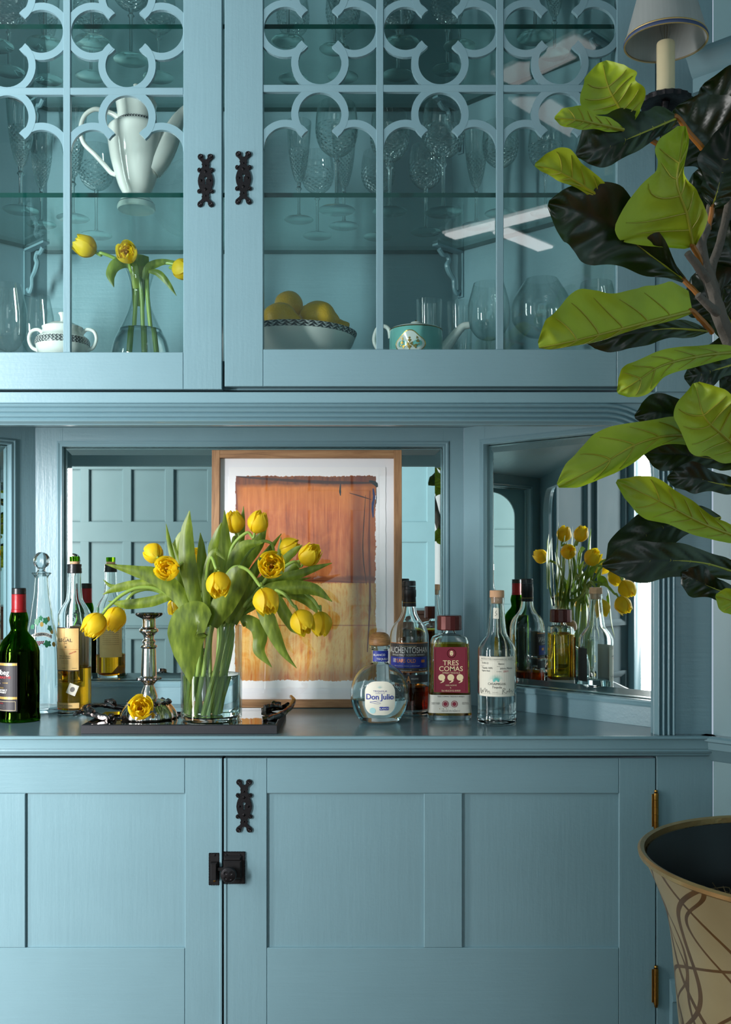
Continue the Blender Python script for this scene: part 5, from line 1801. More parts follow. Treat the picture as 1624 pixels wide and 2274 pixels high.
w.text('SINGLE MALT SCOTCH WHISKY', 694, 15, A, 'white_ink', lb, xs=1.0, x=-0.002)
w.text('18', 750, 34, A, 'white_ink', lb, xs=0.8, bold=0.012, x=-0.038, lift=0.0013)
w.text('YEARS OLD', 750, 30, A, 'copper_ink', lb, xs=0.85, bold=0.012, x=-0.0105, lift=0.0013)
w.text('Vibrant green tea sweetness - a refined bouquet', 782, 8, A, 'white_ink', lb, shear=0.2, x=-0.006, lift=0.0013)
w.text('TRIPLE DISTILLED SINCE 1823', 820, 7, A, 'white_ink', lb, x=-0.012)
w.text('700ml 43% vol', 820, 10, A, 'white_ink', lb, x=0.034)
w.label(0.029, 0.039, 752, 728, 'copper_ink', A, 'emblem', lift=0.0012, parent=lb, n=2)
lb2 = w.label(-0.054, 0.054, 922, 855, 'label_grey', A, lab='narrow grey label')
w.text('LIMITED', 893, 12, A, 'white_ink', lb2, x=-0.015)
w.text('A', 918, 56, A, 'copper_ink', lb2, xs=0.6, bold=0.01, x=-0.0015)
w.text('RELEASE', 893, 12, A, 'white_ink', lb2, x=0.013)
w.text('AUCHENTOSHAN', 1040, 40, 0.25, 'brown_spirit', None, xs=0.7, lift=0.0003)

# ---- flask bottle with maroon label
k_ = Bottle('anejo_bottle', 'rectangular bottle of golden tequila with maroon label and faceted maroon cap', 998.5, 2.36, [], 3.867, 922, 1248)
fs = k_.s
fl_rows = [(178, 1248), (186, 1236), (187, 1210), (182, 1150), (176, 1000), (170, 800), (165, 620), (160, 580), (146, 550), (110, 530), (60, 518), (50, 505), (46, 486)]
fprof = [(hw, (1248 - y) / fs) for hw, y in [(p[0] / fs, p[1]) for p in fl_rows]]


def box_lathe(prof, dep, n=48, e=5.0, grow=0.0):
    """rounded-rectangle rings; prof (half width, z), depth ratio falls back to round at the neck"""
    V, Fc = [], []
    for hw, z in prof:
        hd = min(dep, hw) + grow * 0
        ee = e if hw > 0.02 else 2.0
        for i in range(n):
            a = 2 * PI * i / n
            c_, s_ = math.cos(a), math.sin(a)
            V.append(Vector((hw * math.copysign(abs(c_) ** (2 / ee), c_), hd * math.copysign(abs(s_) ** (2 / ee), s_), z)))
    for k in range(len(prof) - 1):
        for i in range(n):
            j = (i + 1) % n
            Fc.append((k * n + i, k * n + j, (k + 1) * n + j, (k + 1) * n + i))
    Fc.append(tuple(range(n))[::-1])
    Fc.append(tuple((len(prof) - 1) * n + i for i in range(n)))
    return V, Fc


DEP = 0.03
t_ = 0.0035
outer = box_lathe(fprof, DEP)
iprof = [(hw - t_, max(z, 0.010)) for hw, z in fprof]
V1, F1 = outer
V2, F2 = box_lathe(iprof, DEP - t_)
F1 = F1[:-1]; F2 = F2[:-1]
nV = len(V1)
top1 = [(len(fprof) - 1) * 48 + i for i in range(48)]
ring = [(top1[i], top1[(i + 1) % 48], nV + top1[(i + 1) % 48], nV + top1[i]) for i in range(48)]
part('glass', (V1 + V2, F1 + [tuple(nV + i for i in f) for f in F2] + ring), 'clear_bottle', k_.t, True, False)
zt_ = (1248 - 600) / fs
lprof = [(hw - t_ + 0.0002, max(z, 0.0102)) for hw, z in fprof if z < zt_] + [(162 / fs - t_ + 0.0002, zt_)]
part('liquid', box_lathe(lprof, DEP - t_ + 0.0002), 'gold_spirit', k_.t, True, False)
part('cap', lathe([(0, (1248 - 487) / fs), (104 / fs, (1248 - 487) / fs), (108 / fs, (1248 - 480) / fs), (106 / fs, (1248 - 368) / fs), (98 / fs, (1248 - 362) / fs), (0, (1248 - 362) / fs)], 16), 'maroon_cap', k_.t, False, False, label='faceted maroon cap')
zf = lambda y: (1248 - y) / fs
kp = lambda n_, pts, m_, h, par, **kw: part(n_, ([Vector((x / fs, -DEP - h, zf(y))) for x, y in pts], [tuple(range(len(pts)))]), m_, par, world=False, **kw)
lb = kp('label', [(-142, 1008), (150, 1016), (140, 626), (-140, 626)], 'label_maroon', 0.0006, k_.t, label='maroon label with cream lettering')


def ktext(body, row, cap, mat, x=2.0, par=None, h=0.0011, **kw):
    V, Fc = text_geo(body, cap / fs / 0.7, **kw)
    part('lettering', ([Vector((a_ + x / fs, -DEP - h, b_ + zf(row))) for a_, b_ in V], Fc), mat, par or lb, world=False)


ktext('TRES', 780, 42, 'cream_ink', xs=1.05, bold=0.004)
ktext('COMAS', 829, 41, 'cream_ink', x=3, xs=1.02, bold=0.004)
ktext('AÑEJO TEQUILA', 850, 12, 'cream_ink', xs=1.2, x=5, bold=0.006)
ktext('100% AGAVE', 955, 11, 'cream_ink', xs=1.1, x=3)
ktext('%', 976, 11, 'cream_ink', x=0)
ktext('750ml / 40% ALC BY VOL / 80 PROOF', 1003, 14, 'cream_ink', xs=0.5, x=3)
for dx in (-75, 2, 80):                                # the three big commas
    pts = [(dx + 27 * math.cos(a), 882 + 27 * math.sin(a)) for a in [0.25 - 0.25 * i for i in range(24)]]
    pts = [(dx + 29 * math.cos(a), 883 + 28 * math.sin(a)) for a in [PI * 0.62 + 2 * PI * 0.86 * i / 22 for i in range(23)]]
    pts += [(dx + 27, 905), (dx + 16, 922), (dx - 6, 931), (dx - 14, 930), (dx + 2, 920), (dx + 7, 910)]
    kp('comma', pts, 'cream_ink', 0.0011, lb)
kp('portrait_ring', [(8 + 38 * math.cos(a), 680 + 40 * math.sin(a)) for a in [2 * PI * i / 28 for i in range(28)]], 'maroon_cap', 0.0010, lb)
kp('portrait_field', [(8 + 32 * math.cos(a), 680 + 34 * math.sin(a)) for a in [2 * PI * i / 28 for i in range(28)]], 'label_maroon', 0.0013, lb)
kp('portrait_face', [(8 + 15 * math.cos(a), 678 + 22 * math.sin(a)) for a in [2 * PI * i / 20 for i in range(20)]], 'cream_ink', 0.0016, lb)
for x_, y_, w_, h_ in ((2, 674, 4, 2), (14, 674, 4, 2), (8, 690, 6, 2)):
    kp('portrait_mark', [(x_ - w_, y_ - h_), (x_ + w_, y_ - h_), (x_ + w_, y_ + h_), (x_ - w_, y_ + h_)], 'label_maroon', 0.0019, lb)
for x_ in (-128, 130):
    kp('border_line', [(x_ - 1, 1000), (x_ + 1, 1000), (x_ + 1, 640), (x_ - 1, 640)], 'maroon_cap', 0.001, lb)
lb2 = part('band', box_lathe([(hw + 0.0006, z) for hw, z in [(184.5 / fs, zf(1186)), (182 / fs, zf(1150)), (177.5 / fs, zf(1030))]], DEP + 0.0006)[0:2], 'label_silver', k_.t, True, False, label='silver paper band round the foot') if False else None
bp = [(184.8 / fs + 0.0006, zf(1186)), (182 / fs + 0.0006, zf(1150)), (177.2 / fs + 0.0006, zf(1032))]
Vb, Fb = box_lathe(bp, DEP + 0.0006)
lb2 = part('band', (Vb, Fb[:-2]), 'label_silver', k_.t, True, False, label='silver paper band round the foot')
ktext('TRES COMAS TEQUILA AÑEJO', 1050, 11, 'black_ink', xs=1.0, par=lb2, space=1.1)
ktext('001/160', 1112, 20, 'grey_ink', x=-128, xs=0.75, par=lb2)
ktext('027/030', 1112, 20, 'grey_ink', x=132, xs=0.75, par=lb2)
ktext('HECHO EN MEXICO', 1172, 9, 'black_ink', xs=1.15, par=lb2, space=1.2)
for x_ in (-44, 32):
    for r_, mm, hh in ((28, 'label_maroon', 0.0012), (22, 'label_silver', 0.0014), (18, 'label_maroon', 0.0016)):
        kp('seal', [(x_ + r_ * math.cos(a), 1108 + r_ * math.sin(a)) for a in [2 * PI * i / 20 for i in range(20)]], mm, hh, lb2)
for r_ in range(6):
    kp('guilloche', [(-90 + r_ * 30 + 10 * math.cos(a), 1150 + 6 * math.sin(2 * a)) for a in [2 * PI * i / 14 for i in range(14)]], 'label_cream', 0.0011, lb2)

# ---- clear tequila bottle with cork and cream label
c = Bottle('blanco_bottle', 'clear tequila bottle with bare cork and cream label showing a green agave fan', 1104, 2.292,
           [(150, 1291), (166, 1282), (169, 1250), (165, 1195), (165, 1000), (165, 700), (160, 640), (140, 600), (112, 562), (90, 530), (80, 480), (71, 400), (62, 300), (58, 268), (63, 262), (63, 210), (58, 206)], 3.867, 1332, 1291)
c.glass('clear_bottle', 0.003, 0.014)
c.liquid('clear_spirit', 1030)
c.turned('cork', [(48, 262), (52, 212), (63, 210), (62, 156), (58, 151), (0, 150)], 'cork', 'pale cork stopper')
A = -0.14
lb = c.label(-0.0465, 0.0465, 1045, 708, 'label_cream', A, lab='cream label with typed lines')
for y0, y1 in ((716, 715), (742, 741), (1042, 1041), (1022, 1021)):
    c.label(-0.0455, 0.0455, y0, y1, 'black_ink', A, 'rule', lift=0.0008, parent=lb)
for x_ in (-0.0455, 0.0452):
    c.label(x_, x_ + 0.0004, 1042, 715, 'black_ink', A, 'rule', lift=0.0008, parent=lb, n=1)
c.text('PRODUCTOS CASAMIGOS DE AGAVE', 734, 11, A, 'black_ink', lb, xs=1.0, bold=0.0, space=1.15)
for row, cap, body, x_, mt in ((752, 6, 'FECHA', -0.036, 'grey_ink'), (770, 15, '10-05-22', -0.027, 'black_ink'), (752, 6, 'CLASE', 0.0035, 'grey_ink'), (774, 15, 'Blanco', 0.010, 'black_ink'),
                               (792, 6, 'CONTENIDO', -0.034, 'grey_ink'), (811, 15, 'Tequila 100%', -0.022, 'black_ink'), (834, 14, 'Agave Azul', -0.025, 'black_ink'),
                               (792, 6, 'HECHO', 0.0035, 'grey_ink'), (812, 15, 'Jalisco, Mexico', 0.022, 'black_ink'), (836, 8, 'NUMERO', 0.005, 'grey_ink'), (838, 15, '23019', 0.020, 'red_ink')):
    c.text(body, row, cap, A, mt, lb, x=x_, xs=0.9)
c.wrap('agave_fan', polys(*[[(0.003 * math.sin(w_ - 0.25) - 0.001, 0.003 * math.cos(w_ - 0.25)), (0.0185 * math.sin(w_) - 0.001, 0.0185 * math.cos(w_) * 0.98), (0.003 * math.sin(w_ + 0.25) - 0.001, 0.003 * math.cos(w_ + 0.25))] for w_ in [-1.5 + 0.2 * i for i in range(16)]]), 'teal_ink', A, c.z(918), 0.001, lb)
c.text('CASAMIGOS', 946, 19, A, 'black_ink', lb, xs=1.0, bold=0.0)
c.text('Tequila', 973, 18, A, 'black_ink', lb, xs=1.1, shear=0.15)


def scribble(pts, mat):
    sp_ = spline([Vector((x, y, 0)) for x, y in pts], 4)
    V, Fc = [], []
    for i, p0 in enumerate(sp_):
        tt = (sp_[min(i + 1, len(sp_) - 1)] - sp_[max(i - 1, 0)]).normalized()
        for s in (-1, 1):
            V.append((p0.x - tt.y * 0.00035 * s, p0.y + tt.x * 0.00035 * s))
    return V, [(2 * i, 2 * i + 1, 2 * i + 3, 2 * i + 2) for i in range(len(sp_) - 1)]


sig1 = [(-0.041, -0.004), (-0.039, 0.006), (-0.037, -0.006), (-0.034, 0.002), (-0.032, -0.003), (-0.030, 0.002), (-0.026, 0.006), (-0.025, -0.003), (-0.022, 0.004), (-0.020, -0.003), (-0.017, 0.001), (-0.015, -0.005)]
sig2 = [(0.012, -0.006), (0.014, 0.006), (0.019, 0.005), (0.014, 0.001), (0.021, -0.004), (0.023, 0.001), (0.026, -0.002), (0.030, 0.006), (0.029, -0.003), (0.034, 0.002), (0.037, -0.003), (0.042, 0.003)]
c.wrap('signature', scribble(sig1, 0), 'black_ink', A, c.z(1000), 0.001, lb)
c.wrap('signature', scribble(sig2, 0), 'black_ink', A, c.z(1000), 0.001, lb)
c.text('EXCLUSIVO', 1012, 6, A, 'grey_ink', lb, x=-0.003)
ns = c.label(-0.006, 0.006, 392, 300, 'label_cream', -0.25, 'neck_strip', 'paper strip on the neck')
c.wrap('strip_mark', scribble([(-0.002, -0.006), (0.002, -0.002), (-0.001, 0.001), (0.001, 0.006)], 0), 'black_ink', -0.25, c.z(345), 0.001, ns)
cbk = c.label(-0.04, 0.04, 1045, 730, 'label_grey', PI + 0.1, 'back_label', 'dark back of the label')


# ------------------------------------------------------------------ tulips
def petal_mesh(name, R, H, tip, wid, ruffle, seed, lean=0.0, nu=14, nv=9):
    """one cupped petal on the +X side of a flower whose axis is Z; tip = radius at the tip / R"""
    V, Fc = [], []
    for i in range(nu):
        u = i / (nu - 1)
        k = math.sin(PI * min(0.5, u * 0.95)) ** 0.75
        r = R * (0.16 + 0.84 * k) if u < 0.53 else R * (1 - (1 - tip) * ((u - 0.53) / 0.47) ** 1.5)
        z = H * (u ** 1.15)
        w = wid * (0.25 + 0.75 * math.sin(PI * min(u * 0.82 + 0.06, 1.0)) ** 0.8)
        if u > 0.6:
            w *= max(0.10, math.sqrt(max(0.0, 1 - ((u - 0.6) / 0.4) ** 2.6)))
        for j in range(nv):
            v = -1 + 2 * j / (nv - 1)
            a = v * w
            rr = r * (1 - 0.06 * (1 - v * v) * 0 + 0.05 * v * v)
            nz = mnoise.noise(Vector((u * 3.1 + seed, v * 2.3, seed * 1.7)))
            rr += ruffle * R * nz * (0.25 + u)
            zz = z + ruffle * H * 0.35 * mnoise.noise(Vector((v * 3.0, seed, u * 2))) * u
            V.append(Vector((rr * math.cos(a), rr * math.sin(a), zz)))
    for i in range(nu - 1):
        for j in range(nv - 1):
            Fc.append((i * nv + j, i * nv + j + 1, (i + 1) * nv + j + 1, (i + 1) * nv + j))
    return mesh_data(name, V, Fc, 'petal', smooth='all')


PETALS = {}
for kind, (tip, H) in {'closed': (0.42, 0.056), 'half': (0.66, 0.054), 'open': (0.9, 0.046)}.items():
    PETALS[kind] = {
        'outer': [petal_mesh('petal', 0.025, H, tip, 0.72, 0.05, s) for s in (1.0, 4.0, 7.0)],
        'mid': [petal_mesh('petal', 0.0215, H * 0.97, tip * 0.92, 0.70, 0.09, s) for s in (2.0, 5.0)],
        'inner': [petal_mesh('petal', 0.0165, H * 0.93, 0.72, 0.8, 0.36, s) for s in (3.0, 6.0)],
        'core': [petal_mesh('petal', 0.010, H * 0.86, 0.62, 0.95, 0.5, s) for s in (8.0, 9.0)]}
V_, F_ = lathe([(0, -0.001), (0.004, 0.0), (0.0055, 0.005), (0.003, 0.014), (0.002, 0.03), (0, 0.032)], 10)
HEART = mesh_data('flower', V_, F_, 'tulip_heart', smooth=True)


def flower(parent, pos, axis, kind='half', size=1.0, roll=0.0, calyx=None):
    """flower head (heart mesh with petals as sub-parts); pos = base of the head, relative to parent"""
    f = put('flower', HEART, parent, pos)
    qt = Vector(axis).to_track_quat('Z', 'Y')
    f.rotation_euler = (qt @ Matrix.Rotation(roll, 3, 'Z').to_quaternion()).to_euler()
    f.scale = (size, size, size)
    for ring, n, off in (('outer', 4, 0.0), ('mid', 4, 0.6), ('inner', 5, 0.25), ('core', 3, 0.8)):
        ms = PETALS[kind][ring]
        for i in range(n):
            p = put('petal', ms[i % len(ms)], f, (0, 0, 0), (0, 0, off + 2 * PI * i / n + RND.uniform(-0.12, 0.12)))
    return f


def blade(pts, width, seed, prof=(0.35, 0.8, 1.0, 0.9, 0.6, 0.06), fold=0.35, n=8, twist=0.0, side=None, nv=5, wave=0.12):
    """lanceolate leaf along pts (world), width = full width in metres at the broadest"""
    c = spline(pts, n)
    N = len(c)
    V, Fc = [], []
    for i, p in enumerate(c):
        u = i / (N - 1)
        T = (c[min(i + 1, N - 1)] - c[max(i - 1, 0)]).normalized()
        view = (p - Vector((0, 0, CAMZ))).normalized()
        S = T.cross(view)
        S = S.normalized() if S.length > 1e-4 else Vector((1, 0, 0))
        D = S.cross(T).normalized()
        a = twist * (u - 0.3)
        S, D = S * math.cos(a) + D * math.sin(a), D * math.cos(a) - S * math.sin(a)
        w = width * 0.5 * lerp_list(list(prof), u)
        for j in range(nv):
            v = -1 + 2 * j / (nv - 1)
            off = D * (abs(v) * w * fold) + D * (wave * w * math.sin(u * 9 + seed + (2 if v > 0 else 0)) * abs(v))
            V.append(p + S * (v * w) + off)
    for i in range(N - 1):
        for j in range(nv - 1):
            Fc.append((i * nv + j, i * nv + j + 1, (i + 1) * nv + j + 1, (i + 1) * nv + j))
    return V, Fc


RIM = VC + Vector((0, 0, VH))
stem_no = 0
BUNCH = []


def tulip(label, head, axis, mids, kind, size, leaves=(), roll=None, foot=None, group='tulips in the cylinder vase', cat='tulip'):
    """head = centre of the bloom, mids = points from the head down to the vase mouth, foot = lowest point of the stem"""
    global stem_no
    axis = Vector(axis).normalized()
    hb = Vector(head) - axis * (0.027 * size)
    stem_no += 1
    if foot is None:
        a = stem_no * 2.4
        foot = VC + Vector((0.026 * math.cos(a) - 0.014, 0.030 * math.sin(a), 0.0125))
        mouth = VC + Vector((0.040 * math.cos(a + 0.5) + 0.004, 0.040 * math.sin(a + 0.5), VH - 0.005))
    else:
        foot, mouth = foot
    t = thing('tulip', label, cat, foot, group=group)
    path = [foot, mouth] + [Vector(m_) for m_ in mids[::-1]] + [hb - axis * 0.012, hb + axis * 0.002]
    part('stem', tube(spline(path, 7), [0.0048, 0.0046, 0.0038, 0.0032, 0.003], 9), 'tulip_stem', t, smooth=True)
    flower(t, hb - foot, axis, kind, size, RND.random() * 6 if roll is None else roll)
    for lf in leaves:
        pts, wpx, Y0 = lf[0], lf[1], lf[2]
        kw = lf[3] if len(lf) > 3 else {}
        P3 = [P(x, y, Y0 if len(q) < 3 else q[2]) for q in pts for x, y in [q[:2]]]
        part('leaf', blade(P3, wpx * 1.2 * Y0 / FPX, RND.random() * 6, **kw), 'tulip_leaf', t, smooth='all', fix=False)
    BUNCH.append(t)
    return t


def pm(*pts):
    return [P(x, y, Y) for x, y, Y in pts]


tulip('tulip turned away to the wall beyond the vase, seen from behind', P(340, 1228, 2.30), (-0.5, 0.62, 0.35), pm((385, 1241, 2.28), (412, 1270, 2.25)), 'closed', 0.9,
      [([(438, 1384), (402, 1310), (394, 1240), (404, 1195), (415, 1174)], 30, 2.28), ([(422, 1380), (400, 1300), (378, 1215), (369, 1163)], 12, 2.27)])
tulip('fully open tulip facing out at eye level above the candlestick', P(370, 1262, 2.12), (-0.2, -0.95, 0.12), pm((412, 1250, 2.17), (430, 1300, 2.2)), 'open', 0.98,
      [([(447, 1386), (428, 1307), (415, 1240), (414, 1180), (421, 1134)], 33, 2.16, dict(twist=0.5)), ([(452, 1386), (447, 1310), (448, 1230), (445, 1183)], 20, 2.2)])
tulip('tulip nodding in front of the leaves over the vase mouth', P(485, 1297, 2.10), (0.05, -0.55, -0.78), pm((480, 1262, 2.10), (470, 1238, 2.12), (461, 1265, 2.16), (459, 1330, 2.2)), 'half', 0.98,
      [([(462, 1386), (458, 1322), (464, 1262), (478, 1226), (500, 1243)], 20, 2.17), ([(470, 1390), (500, 1336), (528, 1283), (541, 1262)], 48, 2.15, dict(prof=(0.5, 0.9, 1.0, 0.8, 0.45)))])
tulip('tulip hanging its head on a long arched stem before the print', P(591, 1334, 2.09), (0.28, -0.4, -0.85), pm((577, 1300, 2.10), (550, 1266, 2.13), (520, 1260, 2.17), (497, 1290, 2.2), (487, 1340, 2.21)), 'half', 1.02,
      [([(505, 1384), (530, 1330), (550, 1292), (566, 1280)], 26, 2.18), ([(575, 1340), (585, 1352), (604, 1396), (628, 1446), (659, 1484)], 30, 2.14, dict(prof=(0.5, 0.9, 1.0, 0.8, 0.4, 0.03)))])
tulip('largest tulip, fully open and facing out before the print', P(603, 1254, 2.12), (0.05, -0.97, 0.1), pm((588, 1290, 2.18), (548, 1340, 2.2)), 'open', 1.12,
      [([(520, 1386), (548, 1330), (570, 1300), (590, 1290), (655, 1277), (700, 1262), (738, 1250)], 20, 2.2, dict(prof=(0.6, 0.9, 1, 1, 0.9, 0.6, 0.05))), ([(560, 1330), (600, 1309), (655, 1304), (700, 1310), (738, 1336)], 27, 2.17, dict(prof=(0.3, 0.9, 1, 0.8, 0.05)))])
tulip('upright tulip in tight bud at the top of the bouquet', P(520, 1160, 2.26), (-0.12, -0.25, 0.95), pm((518, 1200, 2.25), (505, 1290, 2.24)), 'closed', 0.9,
      [([(495, 1330), (500, 1245), (500, 1203), (499, 1133)], 30, 2.23, dict(prof=(0.5, 0.9, 1, 0.85, 0.5, 0.03))), ([(505, 1300), (528, 1230), (537, 1175), (541, 1124)], 16, 2.28), ([(470, 1330), (474, 1230), (482, 1195), (492, 1160)], 22, 2.30)])
tulip('greenish upright tulip leaning over at the top of the bouquet', P(573, 1160, 2.22), (0.32, -0.3, 0.88), pm((548, 1183, 2.23), (515, 1217, 2.23), (502, 1290, 2.22)), 'closed', 0.9,
      [([(515, 1320), (545, 1250), (568, 1205), (581, 1180)], 24, 2.26), ([(540, 1270), (575, 1215), (585, 1180), (594, 1166)], 14, 2.27)])
tulip('tulip half behind the largest one, pointing along the print', P(642, 1216, 2.27), (0.85, -0.15, 0.4), pm((602, 1206, 2.26), (570, 1208, 2.25), (525, 1270, 2.23)), 'closed', 0.88,
      [([(500, 1300), (520, 1245), (545, 1212), (585, 1205)], 26, 2.21), ([(610, 1275), (620, 1240), (624, 1192)], 13, 2.26), ([(606, 1290), (628, 1250), (652, 1225), (672, 1210)], 16, 2.24)])
tulip('greenish tulip farthest along the print, level with the largest one', P(688, 1233, 2.21), (0.55, -0.45, 0.62), pm((650, 1248, 2.21), (600, 1285, 2.21), (545, 1345, 2.21)), 'half', 0.95,
      [([(600, 1320), (630, 1285), (650, 1262), (668, 1243)], 30, 2.23), ([(560, 1340), (600, 1298), (640, 1292), (690, 1283)], 14, 2.24)])
tulip('drooping tulip on the outside of the bouquet, touching the greenish globe', P(672, 1381, 2.12), (0.4, -0.4, -0.8), pm((652, 1345, 2.14), (628, 1317, 2.16), (590, 1312, 2.19), (535, 1360, 2.21)), 'half', 0.98,
      [([(585, 1320), (614, 1330), (632, 1362), (654, 1393), (675, 1411)], 23, 2.17, dict(prof=(0.3, 0.8, 1, 0.9, 0.04)))])
tulip('greenish globe tulip drooping at the outer edge of the bouquet', P(713, 1385, 2.19), (0.05, -0.15, -0.97), pm((709, 1352, 2.19), (690, 1327, 2.2), (645, 1308, 2.21), (545, 1360, 2.22)), 'closed', 0.95,
      [([(600, 1322), (640, 1320), (672, 1328), (695, 1346), (706, 1364)], 19, 2.22, dict(prof=(0.3, 0.8, 1, 0.8, 0.05))), ([(536, 1384), (548, 1379), (570, 1392), (578, 1415), (576, 1446), (604, 1482)], 27, 2.2, dict(prof=(0.6, 0.9, 1, 1.0, 0.8, 0.03)))])
tulip('tulip drooping farthest out over the mezcal bottle', P(210, 1388, 2.15), (-0.5, -0.35, -0.78), pm((236, 1352, 2.16), (270, 1322, 2.17), (310, 1305, 2.18), (360, 1312, 2.19), (425, 1360, 2.21)), 'half', 1.0,
      [([(440, 1386), (398, 1322), (352, 1283), (300, 1268), (234, 1253)], 34, 2.17, dict(prof=(0.6, 0.9, 1, 0.9, 0.5, 0.03))), ([(400, 1330), (360, 1298), (307, 1297), (261, 1306), (228, 1320)], 17, 2.18, dict(prof=(0.3, 0.9, 1, 0.9, 0.04)))])
tulip('tulip drooping close behind the farthest one, over the mezcal bottle', P(255, 1374, 2.22), (-0.3, -0.25, -0.9), pm((272, 1345, 2.22), (300, 1315, 2.22), (350, 1312, 2.22), (430, 1360, 2.22)), 'closed', 0.98,
      [([(425, 1380), (398, 1323), (335, 1336), (279, 1342), (240, 1335)], 20, 2.2, dict(prof=(0.3, 0.8, 1, 0.9, 0.04))), ([(462, 1384), (436, 1376), (418, 1398), (415, 1440), (423, 1518)], 80, 2.13, dict(prof=(0.45, 0.85, 0.95, 0.9, 0.62, 0.03), fold=0.2, wave=0.06)), ([(370, 1300), (300, 1300), (250, 1302), (229, 1287)], 9, 2.19)])
# inner leaves of the bunch, one more for each of the tulips above
for i, (x, y, wd, Y) in enumerate([(440, 1300, 28, 2.25), (478, 1270, 30, 2.27), (520, 1310, 30, 2.26), (545, 1300, 30, 2.24), (425, 1330, 24, 2.24), (500, 1340, 30, 2.16), (468, 1330, 26, 2.27), (560, 1320, 26, 2.27), (570, 1260, 26, 2.27), (585, 1240, 22, 2.28), (610, 1300, 24, 2.26), (405, 1260, 22, 2.25)]):
    tb = BUNCH[i]
    part('leaf', blade(pm((470 + (x - 470) * 0.2, 1392, Y), (470 + (x - 470) * 0.6, (y + 1392) / 2, Y), (x, y, Y), (x + (x - 470) * 0.35, y - 55, Y + 0.01)), wd * Y / FPX, i * 1.3), 'tulip_leaf', tb, smooth='all', fix=False)

# tulips in the carafe
cf = CARAFE + Vector((0, 0, 0.006))
cm = lambda dx, dz=0.0: CARAFE + Vector((dx, 0.0, zc_(600) + dz))
tulip('tulip leaning out over the rim of the carafe towards the sugar bowl', P(189, 547, 2.27), (-0.8, -0.25, 0.42), pm((225, 562, 2.27), (262, 578, 2.28)), 'half', 0.95,
      [([(302, 640), (297, 600), (284, 582), (258, 588), (246, 610), (253, 638)], 22, 2.26, dict(prof=(0.5, 0.8, 1, 1, 0.8, 0.04)))], foot=(cf + Vector((-0.02, 0, 0)), cm(-0.012)), group='tulips in the carafe')
tulip('open tulip facing out in the middle of the carafe', P(281, 560, 2.23), (0.05, -0.97, 0.12), pm((291, 600, 2.26)), 'open', 0.9,
      [([(308, 680), (309, 620), (314, 590), (318, 566)], 30, 2.285, dict(prof=(0.7, 0.9, 1, 0.95, 0.7)))], foot=(cf + Vector((0.005, 0.01, 0)), cm(0.0, -0.02)), group='tulips in the carafe')
tulip('tulip leaning out of the carafe towards the meeting stile', P(406, 598, 2.27), (0.75, -0.4, -0.2), pm((392, 588, 2.27), (350, 585, 2.28)), 'half', 0.92,
      [([(318, 620), (330, 595), (355, 583), (392, 580)], 16, 2.27), ([(330, 603), (350, 606), (370, 625), (392, 657)], 13, 2.26)], foot=(cf + Vector((0.03, 0, 0)), cm(0.014)), group='tulips in the carafe')

# loose tulip head lying on the tray
th = thing('loose_tulip', 'single yellow tulip head lying on the black tray before the candlestick', 'flower', P(310, 1607, 2.172))
th.location.z = TRZ + 0.0006
flower(th, (0, 0, 0.029), (0.25, -0.9, 0.32), 'open', 1.02, 0.4)
for ch in th.children:
    ch.location = (0, 0.002, 0.027)


# ------------------------------------------------------------------ fiddle-leaf fig in a painted planter
PX, PY = 0.683, 1.55
RIMZ = CAMZ - (1911 - HY) * PY / FPX
planter = thing('planter', 'flared cream planter painted with interlaced brown ribbons', 'planter', (PX, PY, 0))
RR = 390 * PY / FPX
RN = 306 * PY / FPX
pp_ = smooth_prof([(RN * 0.98, 0.03), (RN * 0.93, 0.2), (RN * 0.93, 0.4), (RN, 0.55), (RN * 1.06, RIMZ - 0.12), (RN * 1.14, RIMZ - 0.06), (RR * 0.985, RIMZ - 0.006)], 6)
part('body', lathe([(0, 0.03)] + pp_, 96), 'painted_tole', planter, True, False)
part('lining', lathe([(r - 0.006, z) for r, z in pp_[6:]] [::-1] + [(0, pp_[6][1])], 72), 'tole_inside', planter, True, False, label='black inside')
part('rim', lathe([(RR * 0.985, RIMZ - 0.008), (RR + 0.003, RIMZ - 0.004), (RR + 0.004, RIMZ + 0.002), (RR, RIMZ + 0.005), (RR - 0.006, RIMZ + 0.003), (RR - 0.007, RIMZ - 0.006)], 96), 'tole_rim', planter, True, False, label='worn gilt rim')
part('foot_ring', lathe([(RN * 0.9, 0.0), (RN * 1.05, 0.0), (RN * 1.06, 0.02), (RN * 0.99, 0.035), (RN * 0.9, 0.035)], 72), 'tole_rim', planter, True, False)
soil = part('soil', lathe([(0, 0.0), (RN * 0.98, 0.0), (RN * 1.0, 0.012), (RN * 0.6, 0.03), (0, 0.035)], 48), 'soil', planter, True, False)
soil.location = (0, 0, RIMZ - 0.13)
mo = []
rm = random.Random(5)
for i in range(60):
    a, r = rm.uniform(2.2, 4.4), rm.uniform(0.5, 0.95) * RN
    c0 = Vector((r * math.cos(a), r * math.sin(a), RIMZ - 0.105))
    pts = [c0 + Vector((rm.uniform(-0.02, 0.02), rm.uniform(-0.02, 0.02), k * 0.012 * rm.uniform(0.3, 1))) for k in range(4)]
    mo.append(tube(spline(pts, 4), 0.0009, 4))
ms = part('moss_strands', joinall(*mo), 'moss', planter, True, False)
ms['kind'] = 'stuff'

FIGY = 1.5
fig = thing('fiddle_leaf_fig', 'tall fiddle-leaf fig with broad lime and dark green leaves in the painted planter', 'plant', (PX, PY, RIMZ - 0.093))


